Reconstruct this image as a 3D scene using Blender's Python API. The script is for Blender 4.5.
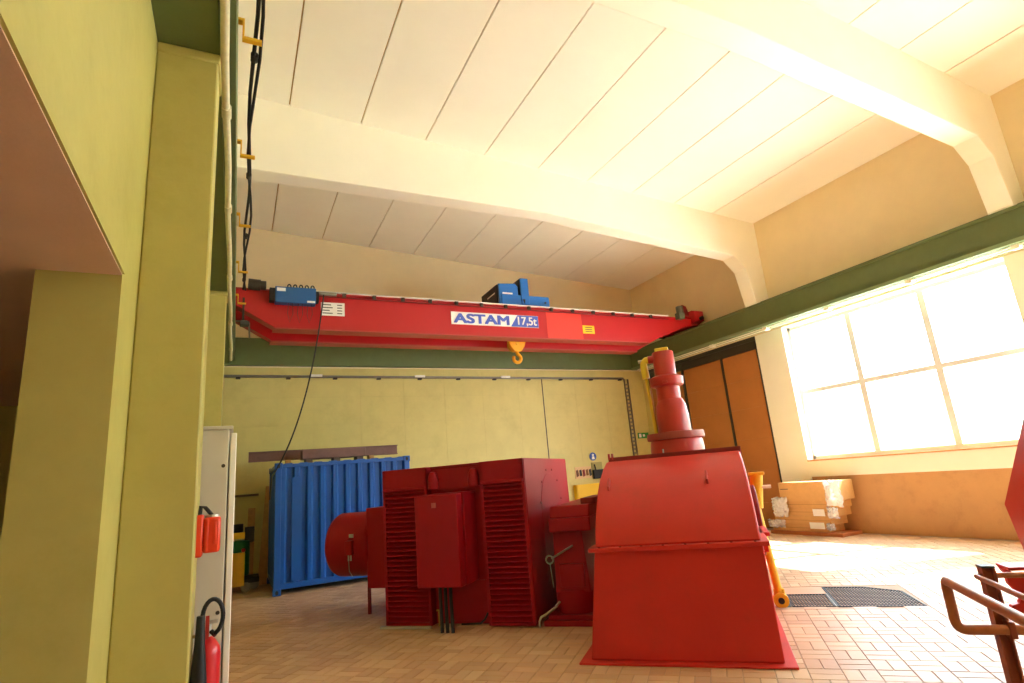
import bpy, bmesh, math, random
from mathutils import Vector, Matrix
random.seed(7)
for o in list(bpy.data.objects): bpy.data.objects.remove(o)
sc = bpy.context.scene
COL = sc.collection
R = math.radians

# ------------------------------------------------------------------ camera
F_PX, CAM_H = 562.22, 1.7
YAW, PITCH, ROLL = 26.676, 13.731, 4.834
a, b, c = R(YAW), R(PITCH), R(ROLL)
FWD = Vector((math.sin(a)*math.cos(b), math.cos(a)*math.cos(b), math.sin(b)))
r0 = Vector((math.cos(a), -math.sin(a), 0)); d0 = FWD.cross(r0)
RT = math.cos(c)*r0 + math.sin(c)*d0; DN = -math.sin(c)*r0 + math.cos(c)*d0
cam = bpy.data.cameras.new('camera'); camo = bpy.data.objects.new('camera', cam); COL.objects.link(camo)
cam.sensor_fit = 'HORIZONTAL'; cam.sensor_width = 36; cam.lens = 36*F_PX/1024; cam.clip_start = .05; cam.clip_end = 500
m = Matrix.Identity(4)
for i in range(3):
    m[i][0] = RT[i]; m[i][1] = -DN[i]; m[i][2] = -FWD[i]
m[2][3] = CAM_H
camo.matrix_world = m
sc.camera = camo
def project(p):
    q = Vector(p)-Vector((0, 0, CAM_H)); d = q.dot(FWD)
    if d < .05: return None
    return 512+F_PX*q.dot(RT)/d, 341.5+F_PX*q.dot(DN)/d

# ------------------------------------------------------------------ light
sc.view_settings.view_transform = 'Standard'; sc.view_settings.look = 'None'
sc.view_settings.gamma = 1; sc.view_settings.use_curve_mapping = False
sc.view_settings.exposure = 1.03
sc.cycles.use_denoising = True
sc.cycles.max_bounces = 14; sc.cycles.diffuse_bounces = 9; sc.cycles.glossy_bounces = 4; sc.cycles.transparent_max_bounces = 16
sc.cycles.sample_clamp_indirect = 12
SKY = 10.5
w = bpy.data.worlds.new('overcast_sky'); sc.world = w; w.use_nodes = True
wn = w.node_tree.nodes; wl = w.node_tree.links
bg = wn['Background']; bg.inputs['Strength'].default_value = SKY
tc = wn.new('ShaderNodeTexCoord'); nz = wn.new('ShaderNodeTexNoise'); nz.inputs['Scale'].default_value = 3.2; nz.inputs['Detail'].default_value = 5
cr = wn.new('ShaderNodeValToRGB'); cr.color_ramp.elements[0].position = .38; cr.color_ramp.elements[0].color = (.72, .86, 1, 1)
cr.color_ramp.elements[1].position = .6; cr.color_ramp.elements[1].color = (.94, .98, 1, 1)
wl.new(tc.outputs['Generated'], nz.inputs['Vector']); wl.new(nz.outputs['Fac'], cr.inputs['Fac']); wl.new(cr.outputs['Color'], bg.inputs['Color'])

SUN_EL, SUN_AZ = R(45), R(20)       # sun outside the window wall, slightly from the near end
sl = bpy.data.lights.new('sun', 'SUN'); sl.energy = 23; sl.angle = R(1.2); sl.color = (.92, .96, 1)
so = bpy.data.objects.new('sun', sl); COL.objects.link(so); so.location = (30, -10, 30)
so.rotation_euler = Vector((-math.cos(SUN_EL)*math.cos(SUN_AZ), math.cos(SUN_EL)*math.sin(SUN_AZ), -math.sin(SUN_EL))).to_track_quat('-Z', 'Y').to_euler()

# ------------------------------------------------------------------ materials
def lin(h):
    h = h.lstrip('#'); v = [int(h[i:i+2], 16)/255 for i in (0, 2, 4)]
    return tuple(x/12.92 if x <= .04045 else ((x+.055)/1.055)**2.4 for x in v)+(1,)
MATS = {}
def mat(name, col, rough=.5, metal=0., var=.0, vscale=6., bump=0., bscale=60., coat=0., emit=None, dirt=None, dscale=2., damt=.35, spec=.5):
    if name in MATS: return MATS[name]
    M = bpy.data.materials.new(name); M.use_nodes = True; nt = M.node_tree; N = nt.nodes; L = nt.links
    p = N['Principled BSDF']; base = lin(col)
    p.inputs['Base Color'].default_value = base; p.inputs['Roughness'].default_value = rough; p.inputs['Metallic'].default_value = metal
    p.inputs['Coat Weight'].default_value = coat; p.inputs['Specular IOR Level'].default_value = spec
    if emit:
        p.inputs['Emission Color'].default_value = lin(emit[0]); p.inputs['Emission Strength'].default_value = emit[1]
    g = N.new('ShaderNodeNewGeometry')
    src = None
    if var:
        n = N.new('ShaderNodeTexNoise'); n.inputs['Scale'].default_value = vscale; n.inputs['Detail'].default_value = 6; n.inputs['Roughness'].default_value = .65
        L.new(g.outputs['Position'], n.inputs['Vector'])
        rp = N.new('ShaderNodeValToRGB'); e = rp.color_ramp.elements
        e[0].position = .3; e[1].position = .7
        e[0].color = tuple(max(0, x*(1-var)) for x in base[:3])+(1,); e[1].color = tuple(min(1, x*(1+var)) for x in base[:3])+(1,)
        L.new(n.outputs['Fac'], rp.inputs['Fac']); src = rp.outputs['Color']
    if dirt:
        n2 = N.new('ShaderNodeTexNoise'); n2.inputs['Scale'].default_value = dscale; n2.inputs['Detail'].default_value = 8; n2.inputs['Roughness'].default_value = .7
        L.new(g.outputs['Position'], n2.inputs['Vector'])
        r2 = N.new('ShaderNodeValToRGB'); r2.color_ramp.elements[0].position = .52; r2.color_ramp.elements[1].position = .75
        r2.color_ramp.elements[0].color = (0, 0, 0, 1); r2.color_ramp.elements[1].color = (damt, damt, damt, 1)
        L.new(n2.outputs['Fac'], r2.inputs['Fac'])
        mx = N.new('ShaderNodeMix'); mx.data_type = 'RGBA'
        L.new(r2.outputs['Color'], mx.inputs[0])
        if src: L.new(src, mx.inputs[6])
        else: mx.inputs[6].default_value = base
        mx.inputs[7].default_value = lin(dirt); src = mx.outputs[2]
    if src: L.new(src, p.inputs['Base Color'])
    if bump:
        n3 = N.new('ShaderNodeTexNoise'); n3.inputs['Scale'].default_value = bscale; n3.inputs['Detail'].default_value = 4
        L.new(g.outputs['Position'], n3.inputs['Vector'])
        bp = N.new('ShaderNodeBump'); bp.inputs['Strength'].default_value = bump; bp.inputs['Distance'].default_value = .01
        L.new(n3.outputs['Fac'], bp.inputs['Height']); L.new(bp.outputs['Normal'], p.inputs['Normal'])
    MATS[name] = M; return M
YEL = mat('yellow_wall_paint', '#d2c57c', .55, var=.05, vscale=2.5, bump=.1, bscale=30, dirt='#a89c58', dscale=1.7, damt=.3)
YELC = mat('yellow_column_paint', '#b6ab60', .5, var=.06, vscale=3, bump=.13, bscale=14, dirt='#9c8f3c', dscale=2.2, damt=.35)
CREAM = mat('cream_wall_paint', '#ecdab0', .6, var=.04, vscale=1.5, bump=.15, bscale=30)
BEAM = mat('cream_beam_paint', '#faf7e6', .55, var=.02, vscale=1.5, bump=.1)
CEIL = mat('ceiling_panel_paint', '#f8f6e8', .6, var=.02, vscale=1.2)
CEILJ = mat('ceiling_joint', '#c9a468', .8)
DADO = mat('tan_dado_paint', '#c99a63', .55, var=.06, vscale=2, bump=.15, dirt='#8a5a34', dscale=3, damt=.3)
GREEN = mat('green_beam_paint', '#5c6b3e', .5, var=.08, vscale=4, bump=.1)
GREEND = mat('green_beam_trim', '#7f956a', .5)
BROWNC = mat('brown_slab_paint', '#e2c0aa', .6, var=.05, vscale=2, bump=.1)
GATE = mat('orange_gate_panel', '#b5733a', .5, var=.07, vscale=1.6)
DARK = mat('dark_metal_frame', '#3a352c', .5)
REDF = mat('red_machine_paint', '#98101e', .45, var=.07, vscale=3, bump=.05, bscale=25, spec=.22)
REDH = mat('red_casing_paint', '#c6302a', .45, var=.06, vscale=2.2, bump=.06, bscale=20, dirt='#9a3a2a', dscale=2.5, damt=.35, spec=.3)
REDD = mat('dark_red_paint', '#7e1416', .5, var=.08, vscale=5)
REDC = mat('crane_red_paint', '#b8101a', .4, var=.05, vscale=2)
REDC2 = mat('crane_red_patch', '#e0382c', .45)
REDP = mat('red_pipe_paint', '#b22e2c', .38, var=.05, vscale=4)
BLUEC = mat('container_blue_paint', '#1256ae', .42, var=.06, vscale=3, dirt='#174a8a', dscale=4, damt=.4)
BLUEH = mat('hoist_blue_paint', '#1f6fc4', .4)
NAVY = mat('hoist_navy_cover', '#1b2130', .5)
YELM = mat('machine_yellow_paint', '#e8b21e', .45, var=.08, vscale=12)
YELP = mat('pipe_yellow_paint', '#e2c53a', .45)
ORNG = mat('orange_red_plastic', '#e03c16', .4)
BLACK = mat('black_rubber', '#17181a', .55)
GREYM = mat('grey_metal', '#8d8a80', .45, metal=.6, var=.1, vscale=8)
STEEL = mat('galvanised_steel', '#b9b9b4', .4, metal=.7)
CABG = mat('cabinet_grey_paint', '#cfc9bd', .45, var=.02)
WHITE = mat('white_paint', '#f2f0ea', .5)
PIPEW = mat('cream_pipe_paint', '#d9d3b0', .5, var=.1, vscale=14)
RUST = mat('rust_brown_steel', '#7a5650', .6, var=.15, vscale=7)
RAILR = mat('railing_red_oxide', '#8e4224', .5, var=.15, vscale=9)
RAILP = mat('railing_worn_pipe', '#a8643f', .42, var=.2, vscale=10, metal=.2)
WOOD = mat('bare_wood', '#b98a55', .65, var=.15, vscale=9)
CARD = mat('cardboard', '#cf9f62', .7, var=.06, vscale=7)
GREENP = mat('green_plastic', '#1e7a3a', .5)
LOGOB = mat('sign_blue', '#4a63c8', .5)
SIGNY = mat('sign_yellow', '#f4c61c', .5)
SIGNG = mat('sign_green', '#2f9a4a', .5)
INK = mat('sign_ink', '#3a3a42', .6)
GRATE = mat('grating_steel', '#232328', .6)
PITM = mat('pit_dark', '#26262a', .8)
GROUT = mat('tile_grout', '#b59c84', .8)
SASH = mat('window_sash_paint', '#dfe0e0', .5)
SILL = mat('sill_brown', '#c08a50', .55)
HILL = mat('meadow_green', '#8fa07a', .9, var=.2, vscale=.1)
YARD = mat('concrete_yard', '#c9c6be', .85, var=.05, vscale=.5)

def glass(name, tint, gloss):
    M = bpy.data.materials.new(name); M.use_nodes = True; nt = M.node_tree; N = nt.nodes; L = nt.links
    N.remove(N['Principled BSDF']); t = N.new('ShaderNodeBsdfTransparent'); t.inputs['Color'].default_value = tint
    g = N.new('ShaderNodeBsdfGlossy'); g.inputs['Roughness'].default_value = .03
    mx = N.new('ShaderNodeMixShader'); mx.inputs[0].default_value = gloss
    L.new(t.outputs[0], mx.inputs[1]); L.new(g.outputs[0], mx.inputs[2]); L.new(mx.outputs[0], N['Material Output'].inputs['Surface'])
    return M
GLASS = glass('window_glass', (.95, .98, .98, 1), .05)
def film():
    M = bpy.data.materials.new('clear_plastic_film'); M.use_nodes = True; nt = M.node_tree; N = nt.nodes; L = nt.links
    p = N['Principled BSDF']; p.inputs['Base Color'].default_value = (.9, .9, .9, 1); p.inputs['Roughness'].default_value = .2
    t = N.new('ShaderNodeBsdfTransparent'); mx = N.new('ShaderNodeMixShader'); mx.inputs[0].default_value = .55
    L.new(t.outputs[0], mx.inputs[1]); L.new(p.outputs[0], mx.inputs[2]); L.new(mx.outputs[0], N['Material Output'].inputs['Surface'])
    return M
FILM = film()
def tile_material():
    M = bpy.data.materials.new('terracotta_floor_tile'); M.use_nodes = True; nt = M.node_tree; N = nt.nodes; L = nt.links
    p = N['Principled BSDF']
    at = N.new('ShaderNodeAttribute'); at.attribute_name = 'shade'
    rp = N.new('ShaderNodeValToRGB'); e = rp.color_ramp.elements
    e[0].position = 0; e[0].color = lin('#c8a280'); e[1].position = 1; e[1].color = lin('#dbbd99')
    k = e.new(.55); k.color = lin('#d2ae88')
    L.new(at.outputs['Fac'], rp.inputs['Fac'])
    g = N.new('ShaderNodeNewGeometry'); n = N.new('ShaderNodeTexNoise'); n.inputs['Scale'].default_value = .9; n.inputs['Detail'].default_value = 6
    L.new(g.outputs['Position'], n.inputs['Vector'])
    r2 = N.new('ShaderNodeValToRGB'); r2.color_ramp.elements[0].position = .35; r2.color_ramp.elements[1].position = .7
    r2.color_ramp.elements[0].color = (.86, .82, .80, 1); r2.color_ramp.elements[1].color = (1.05, 1.02, 1, 1)
    L.new(n.outputs['Fac'], r2.inputs['Fac'])
    mx = N.new('ShaderNodeMix'); mx.data_type = 'RGBA'; mx.blend_type = 'MULTIPLY'; mx.inputs[0].default_value = 1
    L.new(rp.outputs['Color'], mx.inputs[6]); L.new(r2.outputs['Color'], mx.inputs[7]); L.new(mx.outputs[2], p.inputs['Base Color'])
    p.inputs['Roughness'].default_value = .45; p.inputs['Specular IOR Level'].default_value = .45
    n3 = N.new('ShaderNodeTexNoise'); n3.inputs['Scale'].default_value = 18
    L.new(g.outputs['Position'], n3.inputs['Vector'])
    bp = N.new('ShaderNodeBump'); bp.inputs['Strength'].default_value = .12; bp.inputs['Distance'].default_value = .01
    L.new(n3.outputs['Fac'], bp.inputs['Height']); L.new(bp.outputs['Normal'], p.inputs['Normal'])
    return M
TILE = tile_material()

# ------------------------------------------------------------------ mesh helpers
class MB:
    def __init__(s): s.v = []; s.f = []
    def add(s, vs, fs):
        n = len(s.v); s.v += [tuple(p) for p in vs]; s.f += [tuple(i+n for i in f) for f in fs]; return s
    def box(s, x0, x1, y0, y1, z0, z1):
        return s.add([(x0, y0, z0), (x1, y0, z0), (x1, y1, z0), (x0, y1, z0), (x0, y0, z1), (x1, y0, z1), (x1, y1, z1), (x0, y1, z1)],
                     [(0, 3, 2, 1), (4, 5, 6, 7), (0, 1, 5, 4), (1, 2, 6, 5), (2, 3, 7, 6), (3, 0, 4, 7)])
    def hexa(s, bot, top):      # two quads, counter-clockwise from above
        return s.add(list(bot)+list(top), [(0, 3, 2, 1), (4, 5, 6, 7), (0, 1, 5, 4), (1, 2, 6, 5), (2, 3, 7, 6), (3, 0, 4, 7)])
    def prism(s, poly, axis, a0, a1):   # polygon in the two other axes (cyclic order), extruded along axis
        def P(p, t):
            return {'x': (t, p[0], p[1]), 'y': (p[0], t, p[1]), 'z': (p[0], p[1], t)}[axis]
        n = len(poly)
        vs = [P(p, a0) for p in poly]+[P(p, a1) for p in poly]
        return s.add(vs, [tuple(range(n))[::-1], tuple(range(n, 2*n))]+[(i, (i+1) % n, n+(i+1) % n, n+i) for i in range(n)])
    def cyl(s, p0, p1, r, r1=None, n=20, caps=True):
        p0, p1 = Vector(p0), Vector(p1); r1 = r if r1 is None else r1
        d = (p1-p0).normalized(); u = d.orthogonal().normalized(); w_ = d.cross(u)
        vs = []
        for p, q in ((p0, r), (p1, r1)):
            vs += [p+q*(math.cos(2*math.pi*i/n)*u+math.sin(2*math.pi*i/n)*w_) for i in range(n)]
        fs = [(i, (i+1) % n, n+(i+1) % n, n+i) for i in range(n)]
        if caps: fs += [tuple(range(n))[::-1], tuple(range(n, 2*n))]
        return s.add(vs, fs)
    def tube(s, pts, r, n=10, caps=True):
        pts = [Vector(p) for p in pts]; rings = []; u = None
        for i, p in enumerate(pts):
            d = (pts[min(i+1, len(pts)-1)]-pts[max(i-1, 0)]).normalized()
            u = d.orthogonal().normalized() if u is None else (u-d*u.dot(d)).normalized()
            w_ = d.cross(u)
            rings.append([p+r*(math.cos(2*math.pi*k/n)*u+math.sin(2*math.pi*k/n)*w_) for k in range(n)])
        vs = [q for rg in rings for q in rg]; fs = []
        for i in range(len(pts)-1):
            fs += [(i*n+k, i*n+(k+1) % n, (i+1)*n+(k+1) % n, (i+1)*n+k) for k in range(n)]
        if caps: fs += [tuple(range(n))[::-1], tuple(range((len(pts)-1)*n, len(pts)*n))]
        return s.add(vs, fs)
    def lathe(s, prof, cx, cy, n=32):   # profile of (r, z) about a vertical axis
        vs = [(cx+r*math.cos(2*math.pi*k/n), cy+r*math.sin(2*math.pi*k/n), z) for r, z in prof for k in range(n)]
        fs = [(i*n+k, i*n+(k+1) % n, (i+1)*n+(k+1) % n, (i+1)*n+k) for i in range(len(prof)-1) for k in range(n)]
        fs += [tuple(range(n))[::-1], tuple(range((len(prof)-1)*n, len(prof)*n))]
        return s.add(vs, fs)
    def sphere(s, c_, r, n=14, m_=8, sz=1.):
        vs = []; fs = []
        for j in range(1, m_):
            t = math.pi*j/m_
            vs += [(c_[0]+r*math.sin(t)*math.cos(2*math.pi*k/n), c_[1]+r*math.sin(t)*math.sin(2*math.pi*k/n), c_[2]+sz*r*math.cos(t)) for k in range(n)]
        T = len(vs); vs += [(c_[0], c_[1], c_[2]+sz*r), (c_[0], c_[1], c_[2]-sz*r)]
        for j in range(m_-2): fs += [(j*n+k, (j+1)*n+k, (j+1)*n+(k+1) % n, j*n+(k+1) % n) for k in range(n)]
        fs += [(T, k, (k+1) % n) for k in range(n)]+[(T+1, (m_-2)*n+(k+1) % n, (m_-2)*n+k) for k in range(n)]
        return s.add(vs, fs)
    def mesh(s, name, off=(0, 0, 0)):
        me = bpy.data.meshes.new(name)
        me.from_pydata([(x-off[0], y-off[1], z-off[2]) for x, y, z in s.v], [], s.f)
        bm = bmesh.new(); bm.from_mesh(me); bmesh.ops.recalc_face_normals(bm, faces=bm.faces); bm.to_mesh(me); bm.free()
        return me
OFF = {}
def finish(me, sharp=35):
    for p in me.polygons: p.use_smooth = True
    me.set_sharp_from_angle(angle=R(sharp))
def bevel_mod(o, wd):
    if wd:
        md = o.modifiers.new('bevel', 'BEVEL'); md.width = wd; md.segments = 2; md.limit_method = 'ANGLE'; md.angle_limit = R(40)
        md.harden_normals = False
def part(parent, name, mb, material, bevel=0., label=None, kind=None, sharp=35):
    off = OFF.get(parent, (0, 0, 0))
    me = mb.mesh(name, off); me.materials.append(material); finish(me, sharp)
    o = bpy.data.objects.new(name, me); COL.objects.link(o); o.parent = parent; OFF[o] = off
    bevel_mod(o, bevel)
    if label: o['label'] = label
    if kind: o['kind'] = kind
    return o
def tag(o, label=None, cat=None, group=None, kind=None):
    for k, v in (('label', label), ('category', cat), ('group', group), ('kind', kind)):
        if v: o[k] = v
    return o
def thing(name, label, cat, loc=(0, 0, 0), rz=0., group=None, kind=None):
    o = bpy.data.objects.new(name, None); COL.objects.link(o); o.empty_display_size = .2
    o.location = loc; o.rotation_euler = (0, 0, rz); OFF[o] = tuple(loc)
    return tag(o, label, cat, group, kind)
S2 = 2**-.5
def MW(u, v, z=0.): return ((u+v)*S2, (v-u)*S2, z)      # machine axes (45 degrees to the hall) to the world
def mthing(name, label, cat, u, v, z=0., group=None):
    o = thing(name, label, cat, MW(u, v, z), R(-45), group); OFF[o] = (u, v, z); return o
def solo(name, mb, material, label=None, cat=None, group=None, kind=None, bevel=0., rz=None, sharp=35):
    xs, ys, zs = zip(*mb.v); off = ((min(xs)+max(xs))/2, (min(ys)+max(ys))/2, min(zs))
    me = mb.mesh(name, off); me.materials.append(material); finish(me, sharp)
    o = bpy.data.objects.new(name, me); COL.objects.link(o); bevel_mod(o, bevel)
    if rz == 'm': o.location = MW(*off); o.rotation_euler = (0, 0, R(-45))
    else: o.location = off
    OFF[o] = off
    return tag(o, label, cat, group, kind)
def struct(name, mb, material, label=None, bevel=0.): return solo(name, mb, material, label, kind='structure', bevel=bevel)
def copy_tree(o, parent=None):
    n = o.copy(); COL.objects.link(n); n.parent = parent
    for ch in list(o.children): copy_tree(ch, n)
    return n
def arc(cx, cy, r, a0, a1, n):
    return [(cx+r*math.cos(R(a0+(a1-a0)*i/n)), cy+r*math.sin(R(a0+(a1-a0)*i/n))) for i in range(n+1)]
def bez(p0, p1, p2, n=16):
    p0, p1, p2 = map(Vector, (p0, p1, p2))
    return [(1-t)**2*p0+2*t*(1-t)*p1+t*t*p2 for t in [i/n for i in range(n+1)]]
def text_part(parent, txt, size, origin, xdir, updir, material, name='lettering', offset=0., depth=.002, fit=None, bold=0.):
    cu = bpy.data.curves.new(name, 'FONT'); cu.body = txt; cu.size = size; cu.extrude = depth; cu.offset = offset
    to = bpy.data.objects.new(name, cu); COL.objects.link(to)
    dg = bpy.context.evaluated_depsgraph_get(); me = bpy.data.meshes.new_from_object(to.evaluated_get(dg))
    bpy.data.objects.remove(to)
    xd, ud = Vector(xdir), Vector(updir); nd = xd.cross(ud)
    xs = [v.co.x for v in me.vertices]; x0 = min(xs); sx = fit/(max(xs)-x0) if fit else 1
    off = OFF.get(parent, (0, 0, 0))
    for v in me.vertices:
        v.co = Vector(origin)+xd*(v.co.x-x0)*sx+ud*v.co.y+nd*v.co.z-Vector(off)
    if bold:
        vs = [v.co.copy() for v in me.vertices]; fs = [tuple(p.vertices) for p in me.polygons]; n = len(vs); V = []; FF = []
        for k, (dx, dz) in enumerate(((0, 0), (bold, 0), (bold, bold*.6), (0, bold*.6), (bold*.5, bold*.3))):
            V += [p+xd*dx+ud*dz+nd*(k*.0004) for p in vs]; FF += [tuple(i+n*k for i in f) for f in fs]
        me = bpy.data.meshes.new(name); me.from_pydata(V, [], FF)
    me.name = name; me.materials.clear(); me.materials.append(material)
    o = bpy.data.objects.new(name, me); COL.objects.link(o); o.parent = parent; OFF[o] = off
    return o

# ------------------------------------------------------------------ hall dimensions
XL, XR, YB, YN = -.58, 11.94, 14.5, -11.9
F = [-6.6, -1.32, 3.96, 9.24]; FT = .37           # portal frames: front faces and thickness
ZR, ZT = 4.87, 5.38                                # crane runway beam bottom and top
def zc(x): return 7.626+.067*(XR-x)

# ---------------- floor
fl = struct('floor', MB().box(-7, XR+.3, YN-.3, YB+.3, -.30, -.005), GROUT)
OFF_floor = OFF[fl]
TW, TL = .125, .25
U0, V0 = .45-.25*60, 7.09-.25*80
GR1 = [(.59, 7.72), (1.045, 7.72), (1.045, 8.37), (.59, 8.37)]
GR2 = [(1.065, 7.70), (1.93, 7.70), (1.90, 8.47), (1.54, 8.75), (1.065, 8.78)]
HOLES = [(.45, 1.95, 7.70, 8.80)]
def tile_mesh(lu, lv, sh, nm):
    g = .0026; hu, hv = lu/2-g, lv/2-g; e = .004
    mb = MB(); mb.add([(-hu, -hv, -.012), (hu, -hv, -.012), (hu, hv, -.012), (-hu, hv, -.012), (-hu, -hv, -e), (hu, -hv, -e), (hu, hv, -e), (-hu, hv, -e),
                       (-hu+e, -hv+e, 0), (hu-e, -hv+e, 0), (hu-e, hv-e, 0), (-hu+e, hv-e, 0)],
                      [(0, 1, 5, 4), (1, 2, 6, 5), (2, 3, 7, 6), (3, 0, 4, 7), (4, 5, 9, 8), (5, 6, 10, 9), (6, 7, 11, 10), (7, 4, 8, 11), (8, 9, 10, 11)])
    me = mb.mesh(nm); me.materials.append(TILE)
    at = me.attributes.new('shade', 'FLOAT', 'FACE'); at.data.foreach_set('value', [sh]*len(me.polygons))
    return me
def seg_hits(px, py, rects):      # does the sight line from the camera (0,0) to (px,py) cross a machine-axis footprint
    for (u0_, u1_, v0_, v1_) in rects:
        for k in range(1, 40):
            t = k/40; x, y = px*t, py*t; u = (x-y)*S2; v = (x+y)*S2
            if u0_ < u < u1_ and v0_ < v < v1_: return True
    return False
BLOCK = [(-1.3, .3, 5.7, 8.5), (-4.25, -2.25, 6.85, 8.9)]
tiles = []
for iu in range(0, 130):
    for iv in range(0, 130):
        uu, vv = U0+.25*iu, V0+.25*iv
        if not (-7 < (uu+vv+.25)*S2 < XR+.1 and YN < (vv-uu)*S2 < YB): continue
        x, y, _ = MW(uu+.125, vv+.125)
        if x < XL+.1 or x > XR-.1 or y < YN+.2 or y > YB-.15: continue
        pair = [(uu+.0625, vv+.125, TW, TL), (uu+.1875, vv+.125, TW, TL)] if (iu+iv) % 2 == 0 else [(uu+.125, vv+.0625, TL, TW), (uu+.125, vv+.1875, TL, TW)]
        for (cu_, cv_, lu, lv) in pair:
            if any(h0 < cu_+lu/2-.02 and cu_-lu/2+.02 < h1 and h2 < cv_+lv/2-.02 and cv_-lv/2+.02 < h3 for h0, h1, h2, h3 in HOLES): continue
            tiles.append((cu_, cv_, lu, lv))
vis = []
for i, (cu_, cv_, lu, lv) in enumerate(tiles):
    x, y, _ = MW(cu_, cv_); q = project((x, y, 0))
    if q is None or not (2 < q[0] < 1022 and 2 < q[1] < 681): continue
    if q[0] < 236: continue
    if seg_hits(x, y, BLOCK): continue
    if -1.45 < cu_ < .4 and cv_ > 5.54 and cv_ < 9: continue
    vis.append((x*x+y*y, i))
vis.sort(); near = {i for _, i in vis[:300]}
TM = {(o_, s_): tile_mesh(*((TW, TL) if o_ else (TL, TW)), s_/7, 'tile') for o_ in (0, 1) for s_ in range(8)}
rest = MB(); rsh = []
for i, (cu_, cv_, lu, lv) in enumerate(tiles):
    sh = random.random()
    if i in near:
        o = bpy.data.objects.new('tile', TM[(int(lu < lv), int(sh*7.99))]); COL.objects.link(o); o.parent = fl
        x, y, _ = MW(cu_, cv_); o.location = (x-OFF_floor[0], y-OFF_floor[1], -OFF_floor[2]+random.uniform(-.0008, .0008)); o.rotation_euler = (0, 0, R(-45))
    else:
        g = .0026; hu, hv = lu/2-g, lv/2-g; e = .004
        pts = [(-hu, -hv, -.012), (hu, -hv, -.012), (hu, hv, -.012), (-hu, hv, -.012), (-hu+e, -hv+e, 0), (hu-e, -hv+e, 0), (hu-e, hv-e, 0), (-hu+e, hv-e, 0)]
        rest.add([(MW(cu_+p, cv_+q)[0], MW(cu_+p, cv_+q)[1], z) for p, q, z in pts], [(0, 1, 5, 4), (1, 2, 6, 5), (2, 3, 7, 6), (3, 0, 4, 7), (4, 5, 6, 7)])
        rsh += [sh]*5
me = bpy.data.meshes.new('tile_field'); me.from_pydata([(x-OFF_floor[0], y-OFF_floor[1], z-OFF_floor[2]) for x, y, z in rest.v], [], rest.f); me.materials.append(TILE)
at = me.attributes.new('shade', 'FLOAT', 'FACE'); at.data.foreach_set('value', rsh)
o = bpy.data.objects.new('tile_field', me); COL.objects.link(o); o.parent = fl; o['kind'] = 'stuff'

# ---------------- ceiling: backing slab and separate panels between the frames
def slab(x0, x1, y0, y1, t0, t1):
    return MB().hexa([(x0, y0, zc(x0)+t0), (x1, y0, zc(x1)+t0), (x1, y1, zc(x1)+t0), (x0, y1, zc(x0)+t0)],
                     [(x0, y0, zc(x0)+t1), (x1, y0, zc(x1)+t1), (x1, y1, zc(x1)+t1), (x0, y1, zc(x0)+t1)])
ce = struct('ceiling', slab(XL-.4, XR+.4, YN-.3, YB+.3, .045, .3), CEILJ)
joints = [XL]+[.665+1.232*i for i in range(9)]+[XR]
bays = [(YN, F[0])]+[(F[i]+FT, F[i+1]) for i in range(3)]+[(F[3]+FT, YB)]
for (y0, y1) in bays:
    for i in range(len(joints)-1):
        part(ce, 'ceiling_panel', slab(joints[i]+.012, joints[i+1]-.012, y0, y1, 0, .045), CEIL)

# ---------------- portal frames: level soffit on the left, falling with the roof on the right, haunch and leg
def frame_poly():
    xl, xr = XL-.2, XR+.02
    return [(xl, zc(xl)+.04), (xl, 7.04), (5.7, 7.04), (11.0, 6.64), (11.33, 6.33), (11.5, ZT+.02), (xr, ZT+.02), (xr, zc(xr)+.04)]
for i, y in enumerate(F):
    struct('trim_%d' % (i+1), MB().prism(frame_poly(), 'y', y, y+FT), BEAM, 'cream concrete roof beam', bevel=.012)

# ---------------- right wall
wr = thing('wall_right', None, None, (XR, 0, 0), kind='structure')
WT = .35
part(wr, 'upper_wall', MB().box(XR, XR+WT, YN, YB+.3, 4.76, 8.0), CREAM)
WIN = [(F[i]+FT+.14, F[i+1]-.19) for i in range(3)]
WZ0, WZ1 = 1.57, 4.74
low = MB(); dado = MB()
for i, (y0, y1) in enumerate(WIN):
    low.box(XR, XR+WT, y0, y1, 1.19, WZ0-.03)
    dado.box(XR+.02, XR+WT, y0-.14, y1+.19, 0, 1.19)
piers = [(YN, WIN[0][0])]+[(WIN[i][1], WIN[i+1][0]) for i in range(2)]+[(WIN[2][1], F[3]+.62)]
for (y0, y1) in piers: low.box(XR, XR+WT, y0, y1, 0, 4.76)
part(wr, 'lower_wall', low, BEAM); part(wr, 'painted_dado', dado, DADO)
part(wr, 'corner_pier', MB().box(XR, XR+WT, 14.28, YB+.3, 0, 4.76), YEL)
part(wr, 'gate_lintel', MB().box(XR, XR+WT, F[3]+.62, 14.28, 4.66, 4.76), DARK)

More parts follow.
